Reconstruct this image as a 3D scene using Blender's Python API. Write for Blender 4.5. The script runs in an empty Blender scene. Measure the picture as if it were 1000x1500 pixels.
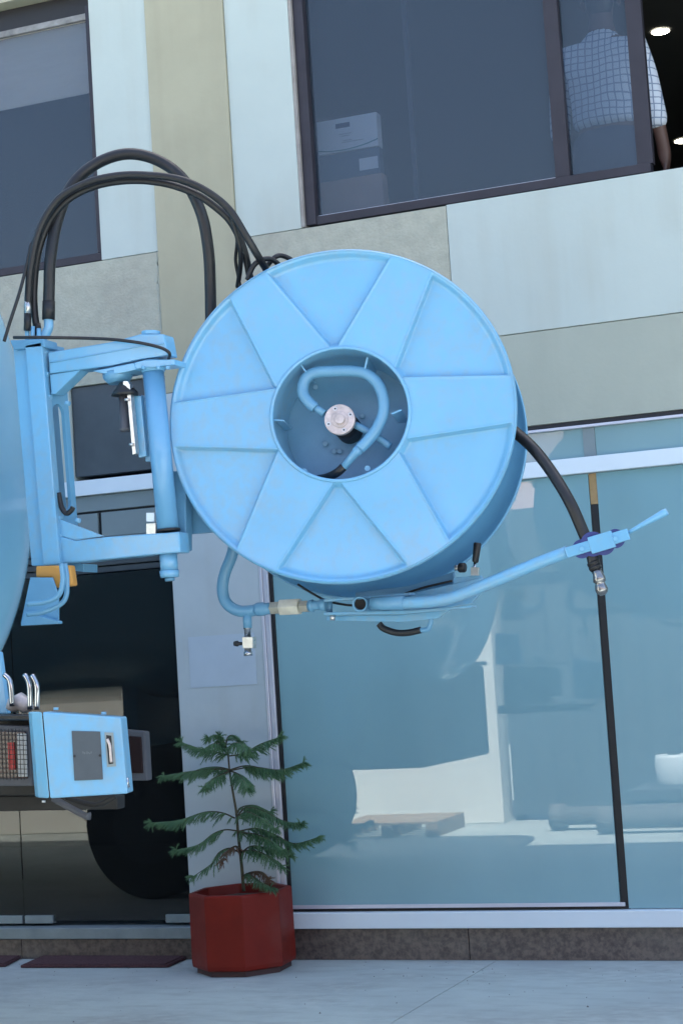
import bpy, bmesh, math, random
import numpy as np
from mathutils import Vector, Matrix
random.seed(7)
S = bpy.context.scene
COL = S.collection

# ------------------------------------------------------------------ camera
FPX = 2600.0
YAW, PITCH, ROLL = [math.radians(a) for a in (21.32, 4.73, -3.64)]
cy, sy = math.cos(YAW), math.sin(YAW)
FW = np.array([-sy*math.cos(PITCH), cy*math.cos(PITCH), math.sin(PITCH)])
_r = np.array([cy, sy, 0.0]); _u = np.cross(_r, FW)
RT = math.cos(ROLL)*_r + math.sin(ROLL)*_u
UP = -math.sin(ROLL)*_r + math.cos(ROLL)*_u
CAM = np.array([-5.063, -8.106, 1.45])
cam = bpy.data.cameras.new('camera'); camo = bpy.data.objects.new('camera', cam); COL.objects.link(camo)
cam.sensor_fit = 'HORIZONTAL'; cam.sensor_width = 36.0; cam.lens = 36.0*FPX/1000.0
cam.clip_start = 0.05; cam.clip_end = 2000
camo.matrix_world = Matrix(((RT[0], UP[0], -FW[0], CAM[0]), (RT[1], UP[1], -FW[1], CAM[1]), (RT[2], UP[2], -FW[2], CAM[2]), (0, 0, 0, 1)))
S.camera = camo

# ------------------------------------------------------------------ sky, sun, exposure
SUN_EL, SUN_AZ = math.radians(61.5), math.radians(12)      # azimuth measured from +y towards +x; the sun stands behind the building
W = bpy.data.worlds.new('World'); S.world = W; W.use_nodes = True
wn = W.node_tree.nodes; wl = W.node_tree.links
bg = wn['Background']; sky = wn.new('ShaderNodeTexSky'); sky.sky_type = 'NISHITA'; sky.sun_disc = False
sky.sun_elevation = SUN_EL; sky.sun_rotation = SUN_AZ; sky.air_density = 1.0; sky.dust_density = 2.5; sky.ozone_density = 1.0
wl.new(sky.outputs[0], bg.inputs[0]); bg.inputs[1].default_value = 0.12
sl = bpy.data.lights.new('sun', 'SUN'); so = bpy.data.objects.new('sun', sl); COL.objects.link(so)
sl.energy = 5.0; sl.angle = math.radians(0.5); sl.color = (1.0, 0.95, 0.86)
sd = Vector((math.sin(SUN_AZ)*math.cos(SUN_EL), math.cos(SUN_AZ)*math.cos(SUN_EL), math.sin(SUN_EL)))
so.rotation_euler = sd.to_track_quat('Z', 'Y').to_euler(); so.location = (0, 20, 30)
S.view_settings.view_transform = 'Standard'; S.view_settings.look = 'None'; S.view_settings.gamma = 1.0
S.view_settings.use_curve_mapping = False
S.view_settings.exposure = 2.15

# ------------------------------------------------------------------ helpers
def ray(x, y): return FW + (x-500)/FPX*RT + (750-y)/FPX*UP
def P(x, y, dep=0.0):
    """point of the world seen at photo pixel x,y standing dep metres in front of the facade"""
    v = ray(x, y); t = (-dep-CAM[1])/v[1]; return CAM + t*v
def G(x, y, z=0.0):
    v = ray(x, y); t = (z-CAM[2])/v[2]; return CAM + t*v
def pxm(dep, x=500, y=750):
    """metres per photo pixel at that depth"""
    p = P(x, y, dep); return float((p-CAM)@FW)/FPX
def norm(v): v = np.asarray(v, float); return v/np.linalg.norm(v)

class MB:
    def __init__(s): s.v = []; s.f = []; s.sm = []
    def add(s, vs, fs, smooth=False):
        o = len(s.v); s.v += [tuple(map(float, p)) for p in vs]
        s.f += [tuple(i+o for i in f) for f in fs]; s.sm += [smooth]*len(fs); return s
    def box(s, x0, x1, y0, y1, z0, z1):
        vs = [(x, y, z) for x in (x0, x1) for y in (y0, y1) for z in (z0, z1)]
        return s.add(vs, [(0,1,3,2),(4,6,7,5),(0,4,5,1),(2,3,7,6),(0,2,6,4),(1,5,7,3)])
    def prism(s, poly, off):
        """closed polygon of 3D points extruded by the vector off"""
        n = len(poly); a = [np.array(p, float) for p in poly]; b = [p+np.array(off, float) for p in a]
        return s.add(a+b, [tuple(range(n)), tuple(range(2*n-1, n-1, -1))]+[(i, i+n, (i+1) % n+n, (i+1) % n) for i in range(n)])
    def cyl(s, p0, p1, r0, r1=None, n=20, caps=True):
        return s.rings([p0, p1], [r0, r0 if r1 is None else r1], n, caps)
    def rings(s, pts, rad, n=12, caps=True, axis=None):
        pts = [np.array(p, float) for p in pts]; m = len(pts)
        tans = [norm(pts[min(i+1, m-1)]-pts[max(i-1, 0)]) if axis is None else norm(axis) for i in range(m)]
        t = tans[0]; a = np.array([0, 0, 1.0]) if abs(t[2]) < .9 else np.array([1.0, 0, 0])
        e = norm(np.cross(t, a)); vs = []
        for i in range(m):
            t = tans[i]; e = norm(e-t*(e@t)); g = np.cross(t, e)
            r = rad[i] if hasattr(rad, '__len__') else rad
            for k in range(n):
                q = 2*math.pi*k/n; vs.append(pts[i]+r*(math.cos(q)*e+math.sin(q)*g))
        fs = [(i*n+k, i*n+(k+1) % n, (i+1)*n+(k+1) % n, (i+1)*n+k) for i in range(m-1) for k in range(n)]
        s.add(vs, fs, True)
        if caps:
            o = len(s.v)-len(vs)
            s.f += [tuple(o+k for k in range(n-1, -1, -1)), tuple(o+(m-1)*n+k for k in range(n))]; s.sm += [False, False]
        return s
    def tube(s, ctrl, r, n=12, seg=8, caps=True):
        return s.rings(spline(ctrl, seg), r, n, caps)
    def torus(s, c, axis, R, r, n=64, m=8, sx=1.0, ex=None):
        axis = norm(axis); a = np.array([0, 0, 1.0]) if abs(axis[2]) < .9 else np.array([1.0, 0, 0])
        e = norm(np.cross(axis, a)) if ex is None else norm(ex); g = np.cross(axis, e); vs = []
        for i in range(n):
            q = 2*math.pi*i/n; d = math.cos(q)*e*sx+math.sin(q)*g
            for k in range(m):
                w = 2*math.pi*k/m; vs.append(np.array(c)+d*(R+r*math.cos(w))+axis*r*math.sin(w))
        return s.add(vs, [(i*m+k, ((i+1) % n)*m+k, ((i+1) % n)*m+(k+1) % m, i*m+(k+1) % m) for i in range(n) for k in range(m)], True)
    def yaw(s, px_, py_, ang):
        c_, s_ = math.cos(ang), math.sin(ang)
        s.v = [(px_+(x-px_)*c_-(y-py_)*s_, py_+(x-px_)*s_+(y-py_)*c_, z) for x, y, z in s.v]; return s
    def mesh(s, name):
        me = bpy.data.meshes.new(name); me.from_pydata(s.v, [], s.f); me.update()
        me.polygons.foreach_set('use_smooth', s.sm)
        bm = bmesh.new(); bm.from_mesh(me); bmesh.ops.recalc_face_normals(bm, faces=bm.faces); bm.to_mesh(me); bm.free()
        return me
    def build(s, name, mat, parent=None, bevel=0, seg=2):
        me = s.mesh(name); me.materials.append(mat); return link(name, me, parent, bevel, seg)

def link(name, me, parent=None, bevel=0, seg=2):
    o = bpy.data.objects.new(name, me); COL.objects.link(o)
    if parent is not None:
        o.parent = parent; o.matrix_parent_inverse = parent_inv(parent)
    if bevel:
        b = o.modifiers.new('bevel', 'BEVEL'); b.width = bevel; b.segments = seg; b.limit_method = 'ANGLE'; b.angle_limit = math.radians(40)
        b.harden_normals = False
    return o
def parent_inv(p):
    return Matrix.Translation(p.location).inverted() if p.parent is None else Matrix.Identity(4)
def spline(c, seg=8):
    c = [np.array(p, float) for p in c]
    if len(c) < 3: return c
    c = [2*c[0]-c[1]]+c+[2*c[-1]-c[-2]]; out = []
    for i in range(1, len(c)-2):
        p0, p1, p2, p3 = c[i-1:i+3]
        for k in range(seg):
            t = k/seg; out.append(.5*((2*p1)+(-p0+p2)*t+(2*p0-5*p1+4*p2-p3)*t*t+(-p0+3*p1-3*p2+p3)*t**3))
    out.append(c[-2]); return out
def tag(o, label=None, cat=None, group=None, kind=None):
    for k, v in (('label', label), ('category', cat), ('group', group), ('kind', kind)):
        if v: o[k] = v
    return o
def thing(name, loc, label, cat, group=None):
    o = bpy.data.objects.new(name, None); COL.objects.link(o); o.location = tuple(map(float, loc)); o.empty_display_size = .1
    return tag(o, label, cat, group)
def pp(pts, dep): return [P(x, y, dep) for x, y in pts]
def poly(pts, dep, t):                                        # outline at depth dep, thickness t going back
    return MB().prism(pp(pts, dep), (0, t, 0))

# ------------------------------------------------------------------ materials
def mat(name, col, rough=.6, metal=0.0, var=0.0, scale=6.0, bump=0.0, bscale=60.0, coat=0.0, col2=None, spec=.5, stretch=None, ior=None, fac=(.35, .7)):
    m = bpy.data.materials.new(name); m.use_nodes = True; nt = m.node_tree; n = nt.nodes; l = nt.links
    b = n['Principled BSDF']; b.inputs['Base Color'].default_value = (*col, 1); b.inputs['Roughness'].default_value = rough
    b.inputs['Metallic'].default_value = metal; b.inputs['Coat Weight'].default_value = coat; b.inputs['Coat Roughness'].default_value = .08
    b.inputs['Specular IOR Level'].default_value = spec
    if ior: b.inputs['IOR'].default_value = ior
    tc = n.new('ShaderNodeTexCoord'); src = tc.outputs['Object']
    if stretch:
        mp = n.new('ShaderNodeMapping'); mp.inputs['Scale'].default_value = stretch; l.new(src, mp.inputs[0]); src = mp.outputs[0]
    if var or col2:
        t = n.new('ShaderNodeTexNoise'); t.inputs['Scale'].default_value = scale; t.inputs['Detail'].default_value = 6; t.inputs['Roughness'].default_value = .62
        l.new(src, t.inputs['Vector'])
        r = n.new('ShaderNodeMapRange'); r.inputs[1].default_value = fac[0]; r.inputs[2].default_value = fac[1]; l.new(t.outputs[0], r.inputs[0])
        mx = n.new('ShaderNodeMix'); mx.data_type = 'RGBA'
        c2 = col2 if col2 else tuple(c*(1-var) for c in col)
        mx.inputs[6].default_value = (*col, 1); mx.inputs[7].default_value = (*c2, 1)
        l.new(r.outputs[0], mx.inputs[0]); l.new(mx.outputs[2], b.inputs['Base Color'])
        rr = n.new('ShaderNodeMapRange'); rr.inputs[3].default_value = rough*.85; rr.inputs[4].default_value = min(1, rough*1.2)
        l.new(t.outputs[0], rr.inputs[0]); l.new(rr.outputs[0], b.inputs['Roughness'])
    if bump:
        t2 = n.new('ShaderNodeTexNoise'); t2.inputs['Scale'].default_value = bscale; t2.inputs['Detail'].default_value = 5
        l.new(src, t2.inputs['Vector'])
        bp = n.new('ShaderNodeBump'); bp.inputs['Strength'].default_value = bump; bp.inputs['Distance'].default_value = .01
        l.new(t2.outputs[0], bp.inputs['Height']); l.new(bp.outputs[0], b.inputs['Normal'])
    return m
def glass(name, tint, film=0.0, filmcol=(.3, .4, .5), ior=1.52, rough=0.0):
    """window pane: clear tinted sheet with mirror reflection by Fresnel and a dusty, frosted or veil-like diffuse share"""
    m = bpy.data.materials.new(name); m.use_nodes = True; nt = m.node_tree; n = nt.nodes; l = nt.links
    n.remove(n['Principled BSDF']); out = n['Material Output']
    tr = n.new('ShaderNodeBsdfTransparent'); tr.inputs[0].default_value = (*tint, 1)
    di = n.new('ShaderNodeBsdfDiffuse'); di.inputs[0].default_value = (*filmcol, 1)
    gl = n.new('ShaderNodeBsdfGlossy'); gl.inputs[1].default_value = rough
    fr = n.new('ShaderNodeFresnel'); fr.inputs[0].default_value = ior
    m1 = n.new('ShaderNodeMixShader'); m1.inputs[0].default_value = film; l.new(tr.outputs[0], m1.inputs[1]); l.new(di.outputs[0], m1.inputs[2])
    if film > 0:
        tc = n.new('ShaderNodeTexCoord'); mp = n.new('ShaderNodeMapping'); mp.inputs['Scale'].default_value = (1.2, 1, .7)
        t = n.new('ShaderNodeTexNoise'); t.inputs['Scale'].default_value = 1.6; t.inputs['Detail'].default_value = 4
        l.new(tc.outputs['Object'], mp.inputs[0]); l.new(mp.outputs[0], t.inputs['Vector'])
        r = n.new('ShaderNodeMapRange'); r.inputs[3].default_value = film*.88; r.inputs[4].default_value = min(1, film*1.1)
        l.new(t.outputs[0], r.inputs[0]); l.new(r.outputs[0], m1.inputs[0])
    ge = n.new('ShaderNodeNewGeometry'); inv = n.new('ShaderNodeMath'); inv.operation = 'SUBTRACT'; inv.inputs[0].default_value = 1; l.new(ge.outputs['Backfacing'], inv.inputs[1])
    fm = n.new('ShaderNodeMath'); fm.operation = 'MULTIPLY'; l.new(fr.outputs[0], fm.inputs[0]); l.new(inv.outputs[0], fm.inputs[1])
    m2 = n.new('ShaderNodeMixShader'); l.new(fm.outputs[0], m2.inputs[0]); l.new(m1.outputs[0], m2.inputs[1]); l.new(gl.outputs[0], m2.inputs[2])
    l.new(m2.outputs[0], out.inputs[0]); return m
def emit(name, col, st):
    m = bpy.data.materials.new(name); m.use_nodes = True; b = m.node_tree.nodes['Principled BSDF']
    b.inputs['Emission Color'].default_value = (*col, 1); b.inputs['Emission Strength'].default_value = st; return m

BLUE = mat('sky_blue_enamel', (.150, .405, .625), .32, var=.13, scale=2.2, coat=.5, bump=.03, bscale=9)
TANKB = mat('lightened_tank_enamel', (.25, .58, .80), .22, var=.12, scale=1.5, coat=.7, bump=.02, bscale=5)  # same blue enamel, lightened because the tank end catches little light
BLUEM = mat('shaded_blue_enamel', (.13, .345, .57), .36, var=.12, scale=4, coat=.3)  # blue enamel darkened to paint the shade on the pivot post
BLUE2 = mat('darker_blue_enamel', (.12, .31, .48), .42, var=.15, scale=5, coat=.2, bump=.04, bscale=30)  # darker copy of the blue, also the painted shade inside the mast
NAVY = mat('royal_blue_nylon', (.016, .03, .17), .5)
WHITE = mat('white_wall_paint', (.48, .54, .495), .8, var=.08, scale=1.1, bump=.08, bscale=30)
BEIGE = mat('beige_wall_paint', (.41, .385, .27), .82, var=.12, scale=1.4, bump=.08, bscale=30)
BAND = mat('stone_beige_paint', (.39, .415, .345), .85, var=.12, scale=1.6, bump=.1, bscale=40)
ROUGH = mat('rough_stucco', (.44, .44, .35), .9, col2=(.36, .36, .29), scale=16, bump=.5, bscale=70)
PILL = mat('grey_lilac_stone', (.44, .50, .52), .55, var=.12, scale=2.5, bump=.05, bscale=40)
PATCH = mat('worn_sticker_film', (.43, .505, .57), .5, var=.06, scale=8)
ALU = mat('silver_anodised_trim', (.62, .62, .68), .35, metal=.35, var=.1, scale=3)
TRANS = mat('white_aluminium', (.70, .78, .82), .4, var=.06, scale=3)
FRAME = mat('dark_bronze_aluminium', (.034, .031, .040), .5, var=.2, scale=8, spec=.35)
DARKP = mat('charcoal_cladding', (.06, .075, .085), .5, var=.25, scale=5)
GREYP = mat('grey_fascia_panel', (.20, .25, .26), .5, var=.12, scale=3)
BLACK = mat('black_rubber', (.010, .0105, .012), .45, var=.3, scale=20, bump=.06, bscale=90)
SEAL = mat('black_sealant', (.012, .012, .014), .5)
GRAN = mat('brown_granite', (.16, .125, .105), .35, col2=(.07, .055, .05), scale=42, bump=.03, bscale=60, fac=(.38, .62))
CONC = None
STEEL = mat('zinc_plated_steel', (.62, .62, .60), .28, metal=.9, var=.25, scale=30)
CHROME = mat('chrome', (.42, .43, .45), .10, metal=1.0)
BRASS = mat('dull_brass_fitting', (.44, .43, .36), .4, metal=.4, var=.3, scale=30)
NUT = mat('pale_union_nut', (.62, .60, .50), .45, metal=.2, var=.2, scale=25)
ALUC = mat('cast_aluminium', (.60, .52, .50), .42, metal=.3, var=.35, scale=40)
ORANGE = mat('orange_plastic', (.55, .26, .05), .5)
REDPOT = mat('oxide_red_paint', (.17, .012, .006), .5, var=.3, scale=5, bump=.06, bscale=50, spec=.2)
SOIL = mat('potting_soil', (.05, .035, .025), .95, bump=.8, bscale=50)
BARK = mat('green_brown_bark', (.085, .075, .045), .85, var=.4, scale=30, bump=.3, bscale=80)
LEAF = mat('dark_green_needles', (.055, .14, .062), .5, col2=(.10, .20, .085), scale=14)
DRY = mat('dry_brown_needles', (.16, .09, .05), .8, var=.3, scale=20)
MAT_ = mat('maroon_coir_mat', (.10, .042, .048), .95, var=.4, scale=60, bump=1.0, bscale=220)
PLASTIC = mat('grey_lamp_housing', (.08, .085, .10), .6, var=.15, scale=10, spec=.25)
REDL = mat('red_lamp_lens', (.03, .012, .014), .2, coat=.2)
DREDL = mat('dark_red_lamp_lens', (.014, .006, .007), .5, spec=.2)
GALV = mat('dull_galvanised', (.24, .29, .30), .5, metal=.2, var=.2, scale=8)
NOZ = mat('worn_nozzle_steel', (.30, .30, .30), .22, metal=.9, var=.4, scale=40)
BLKST = mat('black_chassis_paint', (.011, .011, .012), .6, var=.3, scale=8)
TYRE = mat('tyre_rubber', (.022, .021, .02), .8, var=.3, scale=14)
CARTON = mat('white_printed_carton', (.75, .75, .74), .6)
CARTON2 = mat('beige_carton', (.46, .32, .26), .7, var=.1, scale=5)
INK = mat('dark_print_ink', (.03, .05, .12), .6)
INKG = mat('green_print_ink', (.12, .30, .30), .6)
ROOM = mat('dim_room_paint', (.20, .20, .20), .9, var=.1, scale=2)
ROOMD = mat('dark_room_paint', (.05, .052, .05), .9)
BLIND = mat('grey_roller_blind', (.86, .72, .56), .8, var=.07, scale=4, stretch=(1, 1, 12))
SKIN = mat('brown_skin', (.10, .052, .038), .5)
HAIR = mat('black_hair', (.012, .01, .01), .5)
TROUS = mat('navy_trousers', (.03, .035, .06), .8)
LAMPM = emit('warm_lamp_glow', (1.0, .93, .75), 9.0)
WOOD = mat('raw_pallet_wood', (.40, .29, .18), .8, var=.35, scale=12)
PINK = mat('pink_render', (.60, .42, .40), .85, var=.1, scale=2)
GREYS = mat('shade_blue_grey', (.07, .085, .10), .6, var=.2, scale=3)  # dark tone stands for the shaded far side of the yard
LIME = mat('limewashed_wall', (.82, .82, .76), .85, var=.08, scale=1.5)
PIPEG = mat('grey_cement_pipe', (.15, .15, .145), .8, var=.15, scale=6)

def streaks(m, col, amt, sc=(9, 9, .5)):
    """rain streaks and patches laid over a paint"""
    nt = m.node_tree; n = nt.nodes; l = nt.links; b = n['Principled BSDF']; src = b.inputs['Base Color'].links[0].from_socket
    tc = n.new('ShaderNodeTexCoord'); mp = n.new('ShaderNodeMapping'); mp.inputs['Scale'].default_value = sc; t = n.new('ShaderNodeTexNoise'); t.inputs['Scale'].default_value = 1.0; t.inputs['Detail'].default_value = 7
    l.new(tc.outputs['Object'], mp.inputs[0]); l.new(mp.outputs[0], t.inputs['Vector'])
    t2 = n.new('ShaderNodeTexNoise'); t2.inputs['Scale'].default_value = 1.7; l.new(tc.outputs['Object'], t2.inputs['Vector'])
    mu = n.new('ShaderNodeMath'); mu.operation = 'MULTIPLY'; l.new(t.outputs[0], mu.inputs[0]); l.new(t2.outputs[0], mu.inputs[1])
    r = n.new('ShaderNodeMapRange'); r.inputs[1].default_value = .24; r.inputs[2].default_value = .42; r.inputs[4].default_value = amt; l.new(mu.outputs[0], r.inputs[0])
    mx = n.new('ShaderNodeMix'); mx.data_type = 'RGBA'; mx.inputs[7].default_value = (*col, 1); l.new(r.outputs[0], mx.inputs[0]); l.new(src, mx.inputs[6]); l.new(mx.outputs[2], b.inputs['Base Color'])
streaks(WHITE, (.40, .41, .35), .4); streaks(BEIGE, (.29, .27, .19), .35); streaks(BAND, (.30, .31, .25), .35); streaks(PILL, (.36, .38, .37), .4); streaks(ROUGH, (.30, .28, .23), .5, (2, 2, 1.2))
streaks(REDPOT, (.24, .10, .08), .35, (5, 5, 3)); streaks(BLUE, (.17, .33, .46), .20, (5, 5, 4)); streaks(BLUE, (.25, .30, .32), .30, (38, 38, 30)); streaks(GRAN, (.20, .18, .15), .4, (3, 3, 8))
def conc_mat():
    m = mat('grey_concrete_paving', (.44, .50, .47), .78, col2=(.35, .39, .38), scale=1.3, bump=.25, bscale=45)
    nt = m.node_tree; n = nt.nodes; l = nt.links; b = n['Principled BSDF']
    src = b.inputs['Base Color'].links[0].from_socket
    tc = n.new('ShaderNodeTexCoord'); t = n.new('ShaderNodeTexNoise'); t.inputs['Scale'].default_value = 9; t.inputs['Detail'].default_value = 8
    mp = n.new('ShaderNodeMapping'); mp.inputs['Scale'].default_value = (.45, 1.6, 1); l.new(tc.outputs['Object'], mp.inputs[0]); l.new(mp.outputs[0], t.inputs['Vector'])
    r = n.new('ShaderNodeMapRange'); r.inputs[1].default_value = .48; r.inputs[2].default_value = .72; r.inputs[3].default_value = 0; r.inputs[4].default_value = .45
    l.new(t.outputs[0], r.inputs[0])
    mx = n.new('ShaderNodeMix'); mx.data_type = 'RGBA'; mx.inputs[7].default_value = (.27, .29, .28, 1)
    l.new(r.outputs[0], mx.inputs[0]); l.new(src, mx.inputs[6]); l.new(mx.outputs[2], b.inputs['Base Color'])
    streaks(m, (.25, .25, .23), .5, (.6, 2.2, 1)); streaks(m, (.55, .60, .57), .35, (14, 22, 1))
    return m
CONC = conc_mat()
def shirt_mat():
    m = mat('checked_cotton', (.55, .60, .66), .85, bump=.9, bscale=9); nt = m.node_tree; n = nt.nodes; l = nt.links; b = n['Principled BSDF']
    tc = n.new('ShaderNodeTexCoord'); sp = n.new('ShaderNodeSeparateXYZ')
    nz = n.new('ShaderNodeTexNoise'); nz.inputs['Scale'].default_value = 5; va = n.new('ShaderNodeVectorMath'); va.operation = 'MULTIPLY_ADD'
    va.inputs[1].default_value = (.035, .035, .05); l.new(tc.outputs['Object'], nz.inputs['Vector']); l.new(nz.outputs['Color'], va.inputs[0]); l.new(tc.outputs['Object'], va.inputs[2])
    l.new(va.outputs[0], sp.inputs[0]); outs = []
    for ax, per in (('X', .034), ('Z', .036)):
        d = n.new('ShaderNodeMath'); d.operation = 'DIVIDE'; d.inputs[1].default_value = per; l.new(sp.outputs[ax], d.inputs[0])
        fr = n.new('ShaderNodeMath'); fr.operation = 'FRACT'; l.new(d.outputs[0], fr.inputs[0])
        lt = n.new('ShaderNodeMath'); lt.operation = 'LESS_THAN'; lt.inputs[1].default_value = .17; l.new(fr.outputs[0], lt.inputs[0]); outs.append(lt)
    mxm = n.new('ShaderNodeMath'); mxm.operation = 'MAXIMUM'; l.new(outs[0].outputs[0], mxm.inputs[0]); l.new(outs[1].outputs[0], mxm.inputs[1])
    mx = n.new('ShaderNodeMix'); mx.data_type = 'RGBA'; mx.inputs[6].default_value = (.55, .60, .66, 1); mx.inputs[7].default_value = (.20, .25, .34, 1)
    l.new(mxm.outputs[0], mx.inputs[0]); l.new(mx.outputs[2], b.inputs['Base Color']); return m
SHIRT = shirt_mat()

FROST = glass('frosted_shop_glass', (.35, .5, .55), film=.86, filmcol=(.265, .46, .505), ior=2.05)
FAN = glass('frosted_fanlight_glass', (.35, .5, .55), film=.86, filmcol=(.27, .42, .44), ior=1.6)
DOORG = glass('dark_door_glass', (.30, .32, .34), film=.07, filmcol=(.12, .13, .125), ior=1.6)  # diffuse film raised to imitate lens veil over the dark door
WING = glass('blue_grey_window_glass', (.66, .70, .75), film=.10, filmcol=(.15, .21, .28), ior=1.6)

# ------------------------------------------------------------------ ground
a, b_ = G(700, 1424), G(572, 1500)
def ground():
    d = norm((b_-a)*np.array([1, 1, 0])); nn = np.array([-d[1], d[0], 0]); w = .0022
    L, Bg = 400.0, 300.0; m = MB()
    for s_ in (-1, 1):
        e0, e1 = a-d*L+nn*s_*w, a+d*L+nn*s_*w
        m.add([e0, e1, e1+nn*s_*Bg, e0+nn*s_*Bg], [(0, 1, 2, 3)])
        m.add([e0, e1, e1-np.array([0, 0, .012]), e0-np.array([0, 0, .012])], [(0, 1, 2, 3)])
    dz = np.array([0, 0, .012])
    m.add([a-d*L-nn*w-dz, a+d*L-nn*w-dz, a+d*L+nn*w-dz, a-d*L+nn*w-dz], [(0, 1, 2, 3)])
    for v in range(len(m.v)): pass
    return tag(m.build('ground', CONC), kind='structure')
ground()

class BB(MB):
    """facade pieces are measured in bay units: KX, KZ turn them into metres"""
    def box(s, x0, x1, y0, y1, z0, z1): return MB.box(s, x0*KX, x1*KX, y0, y1, max(0.0, z0*KZ-.0075), z1*KZ-.0075)
KX, KZ = .9681, .9901
# ------------------------------------------------------------------ the office building
XL, XR, TOP = -24.0, 9.0, 8.9
B = thing('office_building', (-8.5, .2, 0), 'white and beige two storey office block with glass shopfront and dark framed windows', 'building')
def part(name, m, material, parent=B, bevel=0.0): return m.build(name, material, parent, bevel)
WY0, WY1 = 0.0, .24                                           # wall skin: front face at y=0
def wall(x0, x1, z0, z1, material, name='wall_panel', y0=WY0, y1=WY1, bev=.002):
    return part(name, BB().box(x0, x1, y0, y1, z0, z1), material, bevel=bev)
# upper storey
wall(-9.795, -9.452, 3.655, 5.09, WHITE)
wall(-8.985, -8.62, 3.655, 5.20, WHITE)
part('pilaster', BB().box(-9.45, -8.987, -.012, .24, 2.9, 5.20), BEIGE, bevel=.004)
wall(XL, -9.452, 3.00, 3.652, ROUGH, 'spandrel')
wall(-8.985, -7.833, 2.98, 3.652, ROUGH, 'spandrel')
wall(-7.83, XR, 2.977, 3.655, WHITE, 'spandrel', y0=-.004)
wall(-8.985, XR, 2.525, 2.974, BAND, 'band_course')
wall(XL, -9.80, 5.165, 8.9, BEIGE, 'upper_wall', y0=.0)
wall(-9.797, XR, 5.203, 8.9, WHITE, 'upper_wall')
wall(-9.797, -9.452, 5.092, 5.20, WHITE)
wall(XR-.3, XR, 0, 2.52, WHITE); wall(-4.6, XR-.303, .0, 2.27, WHITE, 'wall_panel', y0=.02)
part('roof', BB().box(XL, XR, .245, 9.0, 8.70, 8.9), WHITE)
part('side_wall', BB().box(XL, XL+.2, .245, 9.0, 0, 8.7), WHITE); part('side_wall', BB().box(XR-.2, XR, .245, 9.0, 0, 8.7), WHITE)
part('back_wall', BB().box(XL+.2, XR-.2, 8.8, 9.0, 0, 8.7), WHITE)
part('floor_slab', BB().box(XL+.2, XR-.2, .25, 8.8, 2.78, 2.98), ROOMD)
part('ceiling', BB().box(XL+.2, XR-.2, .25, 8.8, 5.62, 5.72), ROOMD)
# paint scrapes on the stucco edge beside the pilaster
sc = MB()
for k in range(9):
    x = -9.153-random.uniform(0, .018); z = 3.16+k*.05+random.uniform(-.01, .01); w_ = random.uniform(.008, .02)
    sc.prism([(x-w_, -.0015, z), (x, -.0015, z-.02), (x+.002, -.0015, z+.02), (x-w_*.4, -.0015, z+.045)], (0, .0012, 0))
part('paint_scrape', sc, BAND)
# windows of the upper storey
def bar(m, x0, x1, z0, z1, y0, y1): m.box(x0, x1, y0, y1, z0, z1)
winr = part('window', BB().box(-8.618, -4.6, .16, .2, 3.658, 3.668), FRAME)
def wpart(par, name, box, material, bev=.002): return part(name, BB().box(*box), material, par, bev)
wpart(winr, 'sill_rail', (-8.566, -6.80, .03, .10, 3.668, 3.712), FRAME)
wpart(winr, 'frame_post', (-8.60, -8.545, .02, .12, 3.67, 5.20), FRAME)
wpart(winr, 'sash_stile', (-7.272, -7.20, .035, .085, 3.713, 5.20), FRAME)
wpart(winr, 'sash_stile', (-6.868, -6.79, .050, .10, 3.713, 5.20), FRAME)
wpart(winr, 'glazing_strip', (-8.54, -7.275, .045, .052, 3.712, 3.717), ALU, 0)
wpart(winr, 'glazing_strip', (-7.195, -6.87, .06, .067, 3.712, 3.717), ALU, 0)
wpart(winr, 'sash_stile', (-8.04, -8.015, .125, .15, 3.713, 5.20), FRAME)
wpart(winr, 'pane', (-8.543, -7.274, .060, .066, 3.718, 5.20), WING, 0)
wpart(winr, 'pane', (-7.198, -6.870, .072, .078, 3.718, 5.20), WING, 0)
part('reveal', BB().box(-8.618, -8.602, .0, .15, 3.66, 5.20), mat('taupe_reveal', (.34, .31, .28), .85, var=.3, scale=9))
winl = part('window', BB().box(-13.4, -9.80, .16, .2, 3.654, 3.664), FRAME)
wpart(winl, 'sill_rail', (-13.4, -9.80, .03, .10, 3.664, 3.705), FRAME)
wpart(winl, 'frame_post', (-9.835, -9.80, .03, .12, 3.706, 5.06), FRAME)
wpart(winl, 'pane', (-13.4, -9.837, .06, .066, 3.706, 4.985), WING, 0)
wpart(winl, 'head_rail', (-13.4, -9.802, .035, .06, 4.988, 5.022), mat('weathered_aluminium', (.30, .29, .27), .6, metal=.3, var=.5, scale=12))
wpart(winl, 'head_slot', (-13.4, -9.802, .10, .14, 5.022, 5.163), SEAL, 0)
wpart(winl, 'roller_blind', (-13.4, -9.84, .085, .09, 4.60, 5.0), BLIND, 0)
part('wall_panel', BB().box(XL, -13.4, 0, .24, 3.655, 5.163), WHITE)
# upper room contents that the panes show
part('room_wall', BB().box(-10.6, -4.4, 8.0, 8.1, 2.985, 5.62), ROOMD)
part('room_wall', BB().box(-14, -10.6, 1.8, 1.9, 2.98, 5.62), ROOMD)
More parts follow.
